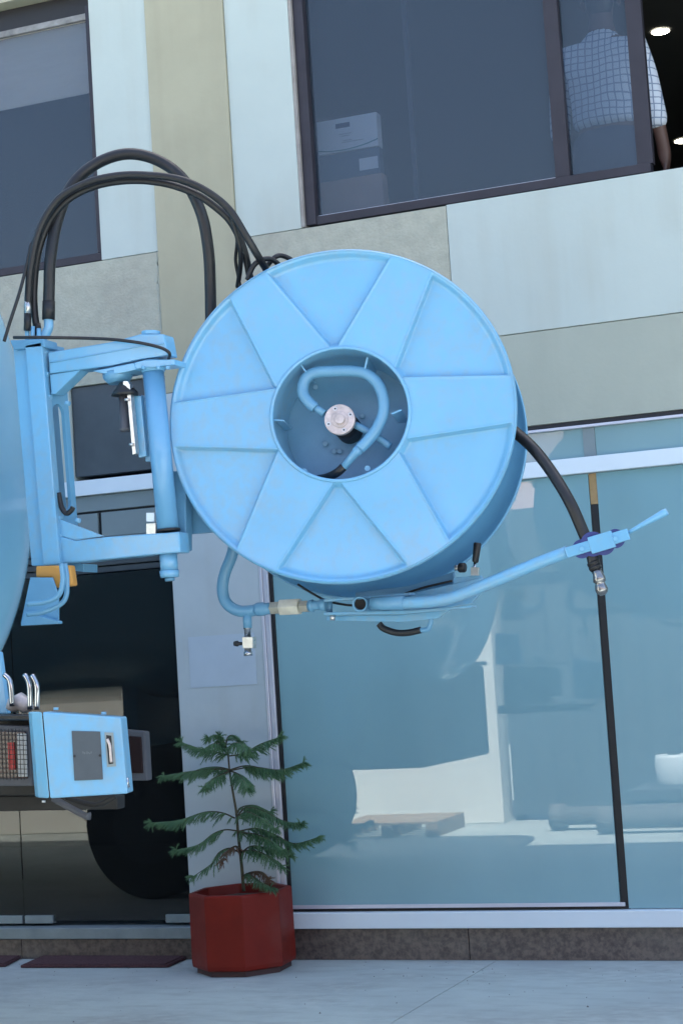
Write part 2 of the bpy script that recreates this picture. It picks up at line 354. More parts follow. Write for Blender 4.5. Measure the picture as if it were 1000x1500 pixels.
# ground storey: pillar, shopfront, door
pil = part('pillar', BB().box(-9.462, -8.962, -.03, .26, .165, 2.895), PILL, bevel=.004)
part('sticker_patch', MB().box(P(281, 960)[0], P(378, 960)[0], -.0325, -.0305, P(330, 1005)[2], P(330, 930)[2]), PATCH, pil)
part('edge_trim', BB().box(-8.961, -8.945, -.036, .1, .243, 2.5), ALU, bevel=.003)
part('edge_trim', BB().box(-8.943, -8.915, -.030, .1, .243, 2.5), ALU, bevel=.003)
part('edge_trim', BB().box(-8.913, -8.895, -.02, .1, .243, 2.268), SEAL)
sh = part('shopfront', BB().box(-8.96, -4.6, -.045, .08, .162, .240), TRANS, bevel=.004)
def spart(name, box, material, bev=.0): return part(name, BB().box(*box), material, sh, bev)
spart('transom', (-8.94, -4.6, -.045, .08, 2.27, 2.345), TRANS, .003)
spart('head_strip', (-8.94, -4.6, -.02, .06, 2.487, 2.500), ALU, .002)
spart('head_gap', (-8.94, -4.6, .01, .08, 2.502, 2.523), SEAL)
spart('pane', (-8.893, -7.211, -.012, -.002, .268, 2.268), FROST)
spart('pane', (-7.172, -4.6, -.004, .006, .243, 2.268), FROST)
spart('bottom_rail', (-8.893, -7.185, -.022, -.013, .256, .274), ALU, .002)
spart('bottom_gap', (-8.893, -7.165, .0, .01, .2405, .256), SEAL)
spart('joint_seal', (-7.2095, -7.1735, .002, .012, .243, 1.99+.13), SEAL)
spart('timber_packer', (-7.2095, -7.1735, -.001, .012, 2.1225, 2.268), mat('yellow_timber', (.42, .28, .13), .7, var=.3, scale=12))
spart('pane', (-8.94, -7.225, .005, .012, 2.3455, 2.4865), FAN)
spart('pane', (-7.165, -4.6, .005, .012, 2.3455, 2.4865), FAN)
spart('mullion', (-7.224, -7.166, .0, .012, 2.3455, 2.4865), GREYP)
part('room_wall', BB().box(-8.9, -4.6, 1.2, 1.3, 0.2, 2.7), ROOM)
# door bay on the left
part('cladding_panel', BB().box(-10.035, -9.464, .02, .2, 2.52, 2.998), DARKP, bevel=.002)
part('wall_panel', BB().box(-10.09, -10.04, -.002, .2, 2.42, 2.998), WHITE)
part('wall_panel', BB().box(XL, -10.093, 0, .2, 2.42, 2.998), WHITE)
part('lintel_bar', BB().box(-14, -9.464, -.01, .1, 2.415, 2.495), TRANS, bevel=.003)
for x0, x1, z0, z1 in ((-14, -9.464, 2.33, 2.413), (-14, -9.913, 2.19, 2.318), (-9.890, -9.464, 2.19, 2.318)):
    part('fascia_panel', BB().box(x0, x1, .015, .1, z0, z1), GREYP, bevel=.002)
part('fascia_rail', BB().box(-14, -9.464, .03, .1, 2.319, 2.329), SEAL); part('fascia_rail', BB().box(-9.912, -9.891, .03, .1, 2.19, 2.318), SEAL)
part('fascia_panel', BB().box(-14, -9.464, .01, .1, 2.15, 2.188), GREYP, bevel=.002)
for k in range(4): part('shutter_slat', BB().box(-14, -9.464, .05+.012*k, .12+.012*k, 2.115-.036*k, 2.147-.036*k), DARKP, bevel=.004)
door = part('glass_door', BB().box(-10.505, -9.468, .05, .062, .195, 2.0), DOORG)
part('patch_fitting', BB().box(-10.50, -10.325, .035, .078, .183, .225), GALV, door, .003)
part('patch_fitting', BB().box(-9.645, -9.47, .035, .078, .183, .225), GALV, door, .003)
door2 = part('glass_door', BB().box(-11.9, -10.512, .05, .062, .195, 2.0), DOORG)
part('patch_fitting', BB().box(-10.70, -10.515, .035, .078, .183, .225), GALV, door2, .003)
part('wall_panel', BB().box(XL, -11.92, .0, .2, .17, 2.147), PILL)
part('door_sill', BB().box(-14, -9.464, -.03, .3, .112, .170), GALV, bevel=.004)
part('lobby_floor', BB().box(-14, -9.3, .31, 4.0, .05, .16), DARKP)
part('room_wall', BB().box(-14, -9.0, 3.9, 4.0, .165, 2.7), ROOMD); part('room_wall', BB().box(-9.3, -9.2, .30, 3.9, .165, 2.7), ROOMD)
# granite plinth, tile by tile
plinth = part('plinth', BB().box(XL, XR, .02, .3, 0, .108), GRAN)
x = -13.02
while x < XR-.1:
    hi = .158 if x > -9.5 else .109
    x2 = min(x+1.262, XR)
    if x < -9.46 < x2: 
        part('granite_tile', BB().box(x+.002, -9.464, -.012, .018, .0, .109), GRAN, plinth, .002)
        part('granite_tile', BB().box(-9.460, x2-.002, -.012, .018, .0, .158), GRAN, plinth, .002)
    else: part('granite_tile', BB().box(x+.002, x2-.002, -.012, .018, .0, hi), GRAN, plinth, .002)
    x = x2
part('plinth_cap', BB().box(-9.462, XR, .02, .3, .1085, .159), GRAN); 
part('cap_strip', BB().box(-8.96, -4.6, -.02, .01, .1585, .1615), GRAN)

# ------------------------------------------------------------------ opposite side of the yard (seen in the glass)
cw = thing('compound_wall', (-18, -6.4, 0), 'sunlit white compound wall mirrored in the shop glass', 'wall')
part('wall_face', MB().box(-34, -9.40, -6.6, -6.3, 0, 3.4), LIME, cw, .01)
part('coping', MB().box(-34, -9.38, -6.63, -6.27, 3.402, 3.50), LIME, cw, .01)
shd = thing('opposite_shed', (-2, -19, 0), 'industrial shed coloured dark blue grey for its shade, mirrored behind the yard', 'building')
part('wall', MB().box(-40, 30, -24, -18, 0, 3.5), GREYS, shd)
part('fascia', MB().box(-40, 30, -24, -17.9, 3.55, 5.6), PINK, shd)

# ------------------------------------------------------------------ tanker truck (only its rear end is in the frame; the rest stands to the left)
DT = 3.0                                                      # depth of the truck's long axis
tr = thing('tanker_truck', P(-300, 1560, DT)*np.array([1, 1, 0]), 'light blue tanker truck with rounded tank end and rear lamps at the left edge', 'truck')
def tpart(name, m, material, parent=None, bevel=0.0): return m.build(name, material, parent or tr, bevel)
TR, TB, YAWT = 1.02, .28, math.radians(4)
cz = float(P(0, 637, DT)[2])
def proj(p):
    q = np.asarray(p)-CAM; z = q@FW; return 500+FPX*(q@RT)/z, 750-FPX*(q@UP)/z
def dish(ax):
    prof = [(ax-TB+TB*max(0.0, 1-t**3.2)**(1/3.2), TR*t) for t in [math.sin(math.pi/2*k/28) for k in range(29)]]
    return prof
def lathe_x(prof, c, n=96):
    m = MB(); vs = []
    for x, r in prof:
        for k in range(n):
            q = 2*math.pi*k/n; vs.append((x, c[0]+r*math.cos(q), c[1]+r*math.sin(q)))
    m.add(vs, [(i*n+k, i*n+(k+1) % n, (i+1)*n+(k+1) % n, (i+1)*n+k) for i in range(len(prof)-1) for k in range(n)], True)
    return m
ax = float(P(0, 672, DT)[0]); 
for _ in range(40):
    mx = max(proj((ax+(x-ax)*math.cos(YAWT)-r*math.cos(q)*math.sin(YAWT), -DT+(x-ax)*math.sin(YAWT)+r*math.cos(q)*math.cos(YAWT), cz+r*math.sin(q)))[0] for x, r in dish(ax)[::2] for q in np.linspace(-math.pi, math.pi, 40))
    ax += (50-mx)*.0022*.8
TX = ax
def ypart(name, m, material, parent=None, bevel=0.0): return tpart(name, m.yaw(TX, -DT, YAWT), material, parent, bevel)
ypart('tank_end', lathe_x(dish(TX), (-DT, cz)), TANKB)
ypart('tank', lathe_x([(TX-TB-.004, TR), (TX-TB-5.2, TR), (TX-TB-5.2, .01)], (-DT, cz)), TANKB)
m = MB(); m.torus((TX-TB-.03, -DT, cz), (1, 0, 0), TR+.004, .016, 96, 8); ypart('weld_ring', m, BLUE)
ypart('pump_box', MB().box(TX-1.7, TX-.29, -DT-.95, -DT+.25, .72, 1.34), BLKST, bevel=.02)
ypart('pump_box_lid', MB().box(TX-1.72, TX-.275, -DT-.97, -DT+.27, 1.342, 1.37), BLKST, bevel=.006)
for k in range(3):
    ypart('tank_saddle', MB().box(TX-.9-1.6*k, TX-.78-1.6*k, -DT-.42, -DT+.42, .93, cz-.85), BLUE, bevel=.01)
for s_ in (-1, 1):
    ypart('chassis_rail', MB().box(TX-8.0, TX-.25, -DT+s_*.40-.04, -DT+s_*.40+.04, .74, .93), BLKST, bevel=.006)
whx = float(P(258, 1323, -1.75)[0])-.28
for wx in (whx, whx-4.2):
    for s_ in (-1, 1):
        yc = -DT+s_*1.0
        w_ = ypart('wheel', MB().rings([(wx, yc-.15, .47), (wx, yc-.13, .47), (wx, yc+.13, .47), (wx, yc+.15, .47)], [.42, .47, .47, .42], 48, True, (0, 1, 0)), TYRE)
        ypart('rim', MB().cyl((wx, yc+s_*.152, .47), (wx, yc+s_*.158, .47), .25, n=32), PLASTIC, w_)
cabx = TX-7.2
ypart('cab', MB().prism([(cabx, -DT-1.1, .6), (cabx, -DT-1.1, 2.5), (cabx-1.4, -DT-1.1, 2.5), (cabx-1.75, -DT-1.1, 1.6), (cabx-1.75, -DT-1.1, .6)], (0, 2.2, 0)), BLUE, bevel=.04)
tpart('rear_pillar', poly([(-60, 955), (0, 955), (12, 1046), (-60, 1046)], DT+.10, .02), BLUE, bevel=.004)
tpart('under_tank_plate', poly([(-60, 1049), (62, 1049), (62, 1054), (-60, 1052)], DT+.30, .12), BLKST)
# rear lamps
def lamp(x0, x1, y0, y1, dep, lens, label):
    fr = 6
    h = tpart('tail_lamp', MB().prism(pp([(x0, y0), (x1, y0+3), (x1+4, y1), (x0+4, y1)], dep), (0, .04, 0)), PLASTIC, bevel=.006)
    h['label'] = label
    tpart('lens', MB().prism(pp([(x0+fr, y0+9), (x1-fr, y0+11), (x1-fr+3, y1-11), (x0+fr+3, y1-11)], dep+.006), (0, .02, 0)), lens, h, .003)
    return h
h1 = lamp(-30, 43, 1061, 1152, DT+.28, REDL, 'rear lamp with red lens behind a wire guard')
tpart('lens', poly([(11, 1088), (20, 1088), (22, 1128), (13, 1128)], DT+.291, .004), mat('bright_red_lens', (.38, .012, .015), .4), h1)
tpart('lens', poly([(25, 1075), (38, 1075), (40, 1138), (27, 1138)], DT+.289, .004), mat('clear_lamp_lens', (.30, .32, .34), .15), h1)
g = MB()
for k in range(12):
    x = -24+k*5.2; g.tube(pp([(x, 1068), (x+3, 1143)], DT+.305), .0012, 6, 1)
for k in range(11):
    y = 1070+k*7; g.tube(pp([(-26, y), (40, y+1)], DT+.307), .0012, 6, 1)
tpart('wire_guard', g, BLKST, h1)
h2 = lamp(176, 212, 1069, 1144, DT-.55, DREDL, 'rear lamp with dark red lens')
# bumper box with plate and slot
quad = [P(62, 1043, DT+.42), P(177, 1051, DT+.30), P(187, 1163, DT+.30), P(73, 1170, DT+.42)]
bx = MB(); back = np.array([-.02, .075, 0]); bx.prism(quad, back)
bb = tpart('bumper_box', bx, BLUE, bevel=.005)
tpart('side_flange', MB().prism([P(46, 1043, DT+.40), P(61.5, 1043, DT+.421), P(72.5, 1170, DT+.421), P(56, 1169, DT+.40)], (-.03, .03, 0)), BLUE, bb, .004)
qn = norm(np.cross(quad[1]-quad[0], quad[3]-quad[0])); qn = qn if qn[1] < 0 else -qn
def onq(x, y, off):
    v = ray(x, y); t = ((quad[0]+qn*off-CAM)@qn)/(v@qn); return CAM+t*v
def qpoly(pts, off, t): return MB().prism([onq(x, y, off) for x, y in pts], -qn*t)
pl = tpart('access_plate', qpoly([(105, 1071), (147, 1072), (151, 1142), (109, 1144)], .004, .0035), mat('slate_grey_plate', (.055, .07, .085), .5, var=.1, scale=30), bb, .001)
for x, y in ((109, 1108), (146.5, 1107)): tpart('rivet', MB().cyl(onq(x, y, .003), onq(x, y, .008), .004, n=10), BLKST, pl)
g = MB()
for k in range(7): g.prism([onq(121+k*2, 1101+(k % 3), .0045), onq(122.2+k*2, 1101+(k % 3), .0045), onq(122.2+k*2, 1104+(k % 2), .0045), onq(121+k*2, 1104+(k % 2), .0045)], -qn*.001)
tpart('faint_marking', g, mat('faded_print', (.12, .14, .15), .6), pl)
tpart('slot_plate', qpoly([(153, 1073), (166, 1073.5), (170, 1123), (157, 1124)], .0035, .003), GALV, bb)
tpart('slot', qpoly([(155.5, 1077), (163, 1078), (166, 1119), (159, 1120)], .0045, .0008), BLKST, bb)
tpart('latch_bar', MB().tube([onq(157, 1083, .008), onq(161, 1093, .012), onq(162, 1106, .010), onq(163, 1117, .007)], .0045, 8, 4), ALUC, bb)
for x, y in ((82, 1040.5), (152, 1047)): tpart('stud', MB().cyl(onq(x, y, -.03), onq(x, y-4, -.03), .008, n=10), BLUE, bb)
tpart('bolt', MB().cyl(onq(63+1, 1173, -.02), onq(64, 1176, -.02), .006, n=8), STEEL, bb)
tpart('hinge_pin', MB().cyl(onq(185.5, 1140, -.012), onq(187.5, 1154, -.012), .006, n=10), CHROME, bb)
tpart('rear_beam', MB().prism(pp([(-60, 1054), (56, 1056), (56, 1166), (-60, 1166)], DT+.18), (0, .1, 0)), BLKST, bevel=.004)
tpart('under_beam', MB().prism(pp([(-60, 1166), (172, 1166), (172, 1186), (-60, 1190)], DT+.12), (0, .05, 0)), BLKST, bevel=.004)
tpart('brace', MB().tube(pp([(78, 1170), (126, 1196), (128, 1192)], DT+.26), .011, 8, 3), PLASTIC)
tpart('brace', MB().tube(pp([(96, 1168), (140, 1180), (170, 1166)], DT+.2), .009, 8, 3), BLKST)
# chrome stacks of the pump drain behind the bumper
for pts in ([(6, 988), (15, 1000), (18, 1035)], [(36, 988), (43, 1004), (44, 1040)], [(47, 989), (54, 1006), (54, 1040)]):
    tpart('chrome_pipe', MB().tube(pp(pts, DT+.20), .0085, 14, 6), CHROME)
tpart('valve_body', MB().rings(pp([(17, 1040), (20, 1032), (30, 1028), (38, 1034), (41, 1042)], DT+.16), [.02, .026, .03, .026, .02], 12), ALUC)
# beacon, bracket and hydraulic pipes below the mast
tpart('beacon_cover', poly([(52, 829), (103, 828), (107, 858), (81, 861), (77, 846), (52, 846)], DT-.15, .035), ORANGE, bevel=.006)
tpart('side_bracket', poly([(44, 846), (76, 846), (85, 872), (85, 912), (30, 914)], DT-.12, .01), BLUE2, bevel=.002)
tpart('side_bracket', poly([(36, 896), (85, 910), (85, 914), (30, 917)], DT-.09, .03), BLUE2, bevel=.002)
for o_ in (0, 1):
    tpart('hydraulic_pipe', MB().tube(pp([(90+o_*5, 826), (92+o_*6, 850), (86+o_*8, 872+o_*8), (66, 882+o_*14), (40, 885+o_*15)], DT+.02-.03*o_), .0085, 12, 8), BLUE2)
# mast on the tank end carrying the swing arms
MD = DT-.18
def at_y(x, y, dep): return P(x, y, dep)
front = [P(36, 505, MD), P(61, 500, MD), P(88, 827, MD), P(63, 829, MD)]
mast = tpart('mast_post', MB().prism(front, (-.004, .045, 0)), BLUE, bevel=.004)
tpart('mast_wing', MB().prism([P(19, 509, MD-.02), P(38, 506, MD-.02), P(65, 829, MD-.02), P(46, 829, MD-.02)], (-.01, .03, 0)), BLUE, mast, .004)
# side web with a long slot, facing the back of the truck: built between front edge and a rear edge
def web():
    f0, f1 = P(65, 503, MD-.03), P(90, 826, MD-.03)        # near edge top and bottom
    dy = .112; off = np.array([.012, dy, 0]); t = np.array([-.012, 0, 0]); N = 12
    def W_(u, v): return f0*(1-v)+f1*v+off*u
    out = [(0, 0), (1, 0), (1, 1), (0, 1)]
    inner = []
    u0, u1, v0, v1 = .14, .74, .27, .76; ru = (u1-u0)/2; asp = dy/np.linalg.norm(f1-f0)
    for k in range(N+1):
        q = math.pi*k/N; inner.append((u0+ru-ru*math.cos(q), v0+ru*asp*(1-math.sin(q))))
    for k in range(N+1):
        q = math.pi*k/N; inner.append((u0+ru+ru*math.cos(q), v1-ru*asp*(1-math.sin(q))))
    bm = bmesh.new()
    vo = [bm.verts.new(W_(*p)) for p in out]; vi = [bm.verts.new(W_(*p)) for p in inner]
    es = [bm.edges.new((L[i], L[(i+1) % len(L)])) for L in (vo, vi) for i in range(len(L))]
    bmesh.ops.triangle_fill(bm, edges=es, use_beauty=True)
    r = bmesh.ops.extrude_face_region(bm, geom=bm.faces[:]); bmesh.ops.translate(bm, verts=[e for e in r['geom'] if isinstance(e, bmesh.types.BMVert)], vec=t)
    bmesh.ops.recalc_face_normals(bm, faces=bm.faces)
    me = bpy.data.meshes.new('mast_web'); bm.to_mesh(me); bm.free(); me.materials.append(BLUE); return link('mast_web', me, tr)
wb = web()
tpart('mast_web_back', MB().prism([P(40, 506, MD-.04), P(66, 827, MD-.04), P(66, 827, MD-.04)+np.array([.01, .16, 0]), P(40, 506, MD-.04)+np.array([.01, .16, 0])], (-.012, 0, 0)), BLUE2, wb)  # coloured darker to stand for the shaded inside of the mast
for x, y in ((66, 516), (69, 547), (72, 581), (99, 590), (87, 758), (89, 784), (91, 815), (114, 762)):
    tpart('bolt', MB().cyl(P(x-3, y, MD-.03), P(x+3, y+1, MD-.03), .009, n=6), BLUE, mast)
tpart('rubber_hook', MB().tube(pp([(86, 722), (90, 742), (97, 752), (104, 748), (107, 743)], MD-.03), .009, 10, 6), BLACK)
# manifold on top of the mast
tpart('hose_manifold', MB().prism(pp([(14, 498), (64, 496), (66, 508), (20, 512)], MD), (0, .09, 0)), BLUE2, bevel=.004)
for x, y in ((40, 494), (48, 494), (57, 497)): tpart('pipe_stub', MB().cyl(P(x, y+6, MD-.03), P(x, y-16, MD-.03), .008, n=12), BLUE, mast)
tpart('pipe_elbow', MB().tube(pp([(71, 466), (71, 480), (64, 493), (56, 500)], MD-.05), .0165, 14, 6), BLUE, mast)
# swing arm: two brackets, post and plates
sa = thing('swing_arm', P(235, 850, MD), 'light blue swing arm with two brackets round a vertical pivot post beside the reel', 'swing arm')
def apart(name, m, material, parent=None, bevel=0.0): return m.build(name, material, parent or sa, bevel)
AD = MD-.02
apart('upper_bracket', poly([(70, 516), (165, 500), (205, 489), (240, 489), (246, 520), (205, 526), (160, 536), (72, 547)], AD, .075), BLUE, bevel=.005)
apart('upper_seam', MB().tube(pp([(72, 531), (130, 521), (205, 507), (240, 503)], AD+.002), .0022, 6, 6), BLUE)
apart('upper_gusset', poly([(73, 548.5), (118, 541.5), (81, 577), (75, 577)], AD-.008, .06), BLUE, bevel=.002)
apart('pivot_cap', MB().cyl(P(221, 491, AD-.038), P(221, 485, AD-.038), .032, n=28), BLUE, bevel=.002)
apart('lower_bracket', poly([(86, 785), (110, 792), (160, 786), (262, 779), (264, 809), (90, 826)], AD, .075), BLUE, bevel=.005)
apart('lower_gusset', poly([(86, 760), (152, 785.5), (110, 791), (87, 784.5)], AD-.004, .012), BLUE, bevel=.002)
apart('foot_plate', poly([(64, 826), (122, 826), (122, 838), (80, 832)], AD-.06, .10), BLUE2, bevel=.002)
PD = AD-.040
apart('pivot_post', MB().cyl(P(223.5, 535, PD), P(246, 776, PD), .0365, n=36), BLUEM)
apart('post_collar', MB().cyl(P(223, 529, PD), P(224.5, 545, PD), .0405, n=36), BLUE)
apart('lower_pin', MB().cyl(P(246.5, 812, PD), P(248, 836, PD), .030, n=30), BLUE)
apart('pin_nut', MB().cyl(P(248, 836, PD), P(248.5, 846, PD), .034, .031, n=12), BLUE)
apart('pin_end', MB().cyl(P(248.5, 846, PD), P(249, 851, PD), .017, n=14), BLUE2)
apart('post_washer', MB().cyl(P(246.2, 775, PD), P(246.5, 778.5, PD), .041, n=30), SEAL)
apart('top_flange', poly([(196, 531), (212, 527), (256, 526), (256, 534), (199, 540)], PD+.05, .085), BLUE, bevel=.003)
for x in (210, 232, 246): apart('bolt', MB().cyl(P(x, 536, PD+.066), P(x, 541, PD+.066), .007, n=6), BLUE)
apart('lever_plate', poly([(135, 543), (152, 540), (196, 531), (200, 541), (172, 547), (150, 547)], PD+.05, .10), BLUE, bevel=.003)
apart('lever_boss', MB().rings([P(172, 545, PD), P(173, 552, PD), P(174, 561, PD)], [.052, .052, .036], 30), BLUE2)
# rotary sensor hanging from the lever plate
apart('sensor_cone', MB().rings([P(181, 560, PD+.03), P(183, 576, PD+.03), P(183, 580, PD+.03)], [.015, .046, .046], 24), BLACK)
apart('sensor_body', MB().rings([P(181, 580, PD+.03), P(183, 624, PD+.03), P(183.2, 626, PD+.03), P(183.6, 632, PD+.03)], [.0165, .0165, .019, .019], 24), PLASTIC)
apart('sensor_bracket', poly([(180, 558), (187, 558), (190, 563), (199, 664), (194, 666), (185, 566), (180, 563)], PD+.055, .025), STEEL, bevel=.001)
for x, y in ((186, 585), (193, 651)): apart('bolt', MB().cyl(P(x-3, y, PD+.06), P(x+2, y, PD+.06), .006, n=6), STEEL)
apart('sensor_rail', poly([(193, 578), (206, 580), (214, 668), (203, 670)], PD+.02, .02), BLUE, bevel=.002)
apart('post_fin', poly([(206, 578), (212, 580), (221, 676), (213, 676)], PD, .02), BLUE2, bevel=.002)
apart('limit_block', poly([(214, 751), (226, 751), (226, 764), (214, 764)], PD, .03), TRANS, bevel=.001)
apart('limit_block', poly([(214, 767), (228, 766), (228, 782), (214, 783)], PD, .03), STEEL, bevel=.001)
# reel carrier plates behind the post
apart('carrier_web', poly([(258, 640), (330, 640), (330, 778), (258, 784)], PD-.12, .03), BLUE2, bevel=.003)
apart('carrier_web', poly([(236, 690), (272, 690), (272, 806), (236, 810)], PD-.05, .05), BLUE2, bevel=.003)

# ------------------------------------------------------------------ hose reel
RD = 2.62
O = P(498, 606, RD); wv = norm(ray(975, 1180)); ex = norm(RT-(RT@wv)*wv); ey = np.cross(ex, wv); OV = 1.03   # the rim is slightly out of round
zr = float((O-CAM)@FW); RR = 250.0*zr/FPX
def Lr(u, v, h=0.0): return O+ex*u*OV+ey*v+wv*h
def Q(x, y, h=0.0):
    d = ray(x, y); o = O+wv*h; t = ((o-CAM)@wv)/(d@wv); return CAM+t*d
def uv(x, y):
    p = Q(x, y)-O; return np.array([p@ex/OV, p@ey])
reel = thing('hose_reel', O, 'large light blue hose reel with pressed flange sectors hanging beside the truck', 'hose reel')
def rpart(name, m, material, parent=None, bevel=0.0): return m.build(name, material, parent or reel, bevel)
edges = [((389, 397), (480, 504)), ((334, 432), (399, 558)), ((241, 592), (395, 570)), ((246, 654), (400, 658)), ((348, 801), (403, 669)), ((406, 834), (488, 707)),
         ((499, 707), (593, 823)), ((582, 658), (653, 784)), ((587, 644), (750, 619)), ((582, 552), (741, 549)), ((576, 545), (634, 397)), ((499, 498), (571, 377))]
bands = []
for i, j in ((0, 1), (2, 3), (4, 5), (6, 7), (8, 9), (10, 11)):
    L = []
    cmid = sum(uv(*p) for e in (edges[i], edges[j]) for p in e)/4
    for e in (edges[i], edges[j]):
        p, q = uv(*e[0]), uv(*e[1]); d = (q-p)/np.linalg.norm(q-p); n_ = np.array([-d[1], d[0]])
        if (cmid-p)@n_ < 0: n_ = -n_
        L.append((p, n_))
    bands.append((L, cmid/np.linalg.norm(cmid)))
RH = 100.0*zr/FPX
def smooth(t): t = np.clip(t, 0, 1); return t*t*(3-2*t)
def flange():
    nt, nr = 1200, 64
    rs = np.concatenate([np.linspace(RH, RH+.02, 5), np.linspace(RH+.02, RR-.06, nr-16)[1:], np.linspace(RR-.06, RR, 13)[1:]])
    th = np.linspace(0, 2*math.pi, nt, endpoint=False)
    r, t = np.meshgrid(rs, th, indexing='ij'); u, v = r*np.cos(t), r*np.sin(t)
    best = np.full(u.shape, -9.0)
    for L, dr in bands:
        d0 = (u-L[0][0][0])*L[0][1][0]+(v-L[0][0][1])*L[0][1][1]; d1 = (u-L[1][0][0])*L[1][1][0]+(v-L[1][0][1])*L[1][1][1]
        d = np.minimum(d0, d1); d = np.where(u*dr[0]+v*dr[1] > 0, d, -9); best = np.maximum(best, d)
    b_ = smooth((best+.008)/.010)
    rim = 1-smooth((RR-.007-r)/.022)
    col = 1-smooth((r-RH-.004)/.016)
    rib = np.exp(-((best+.001)/.005)**2)*.16*(1-rim)
    up = np.maximum(np.maximum(b_, rim), col)+rib*(1-col)
    h = .024*(1-up)+.0015*np.sin(3*t+1)*smooth((r-RH)/.2)
    pts = O+u[..., None]*ex*OV+v[..., None]*ey+h[..., None]*wv
    vs = pts.reshape(-1, 3); n1 = len(rs)
    idx = lambda i, k: i*nt+k % nt
    I, K = np.meshgrid(np.arange(n1-1), np.arange(nt), indexing='ij'); K2 = (K+1) % nt
    fs = np.stack([I*nt+K, I*nt+K2, (I+1)*nt+K2, (I+1)*nt+K], -1).reshape(-1, 4)
    me = bpy.data.meshes.new('front_flange'); me.from_pydata(vs.tolist(), [], fs.tolist()); me.update()
    me.polygons.foreach_set('use_smooth', [True]*len(me.polygons)); me.materials.append(BLUE)
    bm = bmesh.new(); bm.from_mesh(me); bmesh.ops.recalc_face_normals(bm, faces=bm.faces)
    f = bm.faces[0]
    if f.normal.dot(Vector(wv)) > 0: bmesh.ops.reverse_faces(bm, faces=bm.faces)
    bm.to_mesh(me); bm.free()
    return link('front_flange', me, reel)
fl = flange()
def ring_lathe(prof, n=160):
    """revolve (radius, h) pairs about the reel axis"""
    m = MB(); vs = []
    for r, h in prof:
        for k in range(n):
            q = 2*math.pi*k/n; vs.append(Lr(r*math.cos(q), r*math.sin(q), h))
    m.add(vs, [(i*n+k, i*n+(k+1) % n, (i+1)*n+(k+1) % n, (i+1)*n+k) for i in range(len(prof)-1) for k in range(n)], True)
    return m
DEP = .50
rpart('flange_back', ring_lathe([(RH+.001, .048), (RR-.003, .048), (RR+.001, .030), (RR+.003, .010), (RR+.001, .0), (RR-.004, -.004)]), BLUE, fl)
m = MB(); m.torus(Lr(0, 0, 0), wv, RH, .0065, 120, 8, OV, ex); rpart('hub_rim', m, BLUE, fl)
rpart('hub_wall', ring_lathe([(RH-.001, .004), (RH-.004, .10), (RH-.006, .235)]), BLUE)
rpart('hub_plate', ring_lathe([(RH-.004, .236), (.10, .238), (.001, .238)]), BLUE2)
rpart('drum', ring_lathe([(RR*.50, .049), (RR*.50, DEP)]), BLUE2)
rpart('rear_flange', ring_lathe([(.10, DEP), (RR*.84, DEP), (RR*.90, DEP-.004), (RR*.955, DEP-.02), (RR*.985, DEP-.045), (RR*.998, DEP-.06), (RR*1.004, DEP-.055), (RR*1.006, DEP-.04), (RR*.99, DEP+.002), (RR*.95, DEP+.015), (.10, DEP+.016)]), BLUE)
# black hose wound on the drum: many turns, one part
hw = MB(); turns = 22; pts = []
for k in range(turns*28+1):
    q = 2*math.pi*k/28; pts.append(Lr((RR*.50+.02)*math.cos(q), (RR*.50+.02)*math.sin(q), .065+(DEP-.12)*k/(turns*28)))
hw.rings(pts, .0175, 8)
# fins and strut inside the hub
for (x0, y0), (x1, y1) in (((392, 614), (416, 616)), ((438, 531), (450, 547)), ((538, 523), (534, 540)), ((588, 600), (573, 606))):
    p0, p1 = Q(x0, y0, .03), Q(x1, y1, .03); d = norm(p1-p0); n_ = np.cross(d, wv)*.003
    rpart('hub_fin', MB().prism([p0-n_, p1-n_, p1+wv*.14-n_, p0+wv*.19-n_], 2*n_), BLUE, bevel=.001)
rpart('hub_strut', MB().tube([Q(520, 622, .08), Q(546, 636, .085), Q(572, 654, .09)], .0125, 12, 4), BLUE2)
for x, y in ((446, 690), (538, 686)): rpart('bolt', MB().cyl(Q(x, y, .055), Q(x, y, .03), .010, n=6), BLUE)
for x, y in ((462, 567), (530, 609), (476, 650), (497, 661), (489, 661)):
    rpart('bolt', MB().cyl(Q(x, y, .236), Q(x, y, .222), .009, n=6), BLUE2)
# swivel joint and swan-neck pipe
C0 = uv(497, 614)
def cyl_h(x, y, h0, h1, r0, r1=None, n=32):
    p = Q(x, y, h0); return MB().cyl(p, p+wv*(h1-h0), r0, r1, n)
sw = rpart('swivel_joint', cyl_h(499, 615, .055, .235, .046), BLKST)
rpart('swivel_face', cyl_h(497, 614, .035, .058, .052), ALUC, sw, .002)
rpart('swivel_ring', cyl_h(497.5, 614, .030, .036, .028), ALUC, sw, .0015)
rpart('swivel_cap', cyl_h(497, 613.5, .020, .031, .0165), ALUC, sw, .0015)
for k in range(4):
    q = math.radians(22+90*k); cpt = Q(497, 614, .0335)+ex*.040*math.cos(q)+ey*.040*math.sin(q)
    rpart('socket_screw', MB().cyl(cpt, cpt+wv*.004, .0075, n=12), STEEL, sw); rpart('screw_socket', MB().cyl(cpt-wv*.0006, cpt+wv*.002, .0035, n=6), SEAL, sw)
rpart('swan_neck_pipe', MB().tube([Q(x, y, .045) for x, y in ((462, 598), (452, 589), (444, 577), (444, 563), (451, 551), (465, 545), (492, 543.5), (517, 543.5), (537, 548), (553, 562), (561, 583), (561, 606), (551, 629), (537, 647), (527, 657))], .0195, 18, 8), BLUE2)
rpart('pipe_coupling', MB().cyl(Q(458, 594, .045), Q(475, 606, .045), .0125, n=16), BLUE2)
rpart('pipe_coupling', MB().rings([Q(x, y, .045) for x, y in ((527, 656), (522, 662), (520, 664), (503, 685))], [.0175, .0175, .014, .0135], 16), BLUE2)
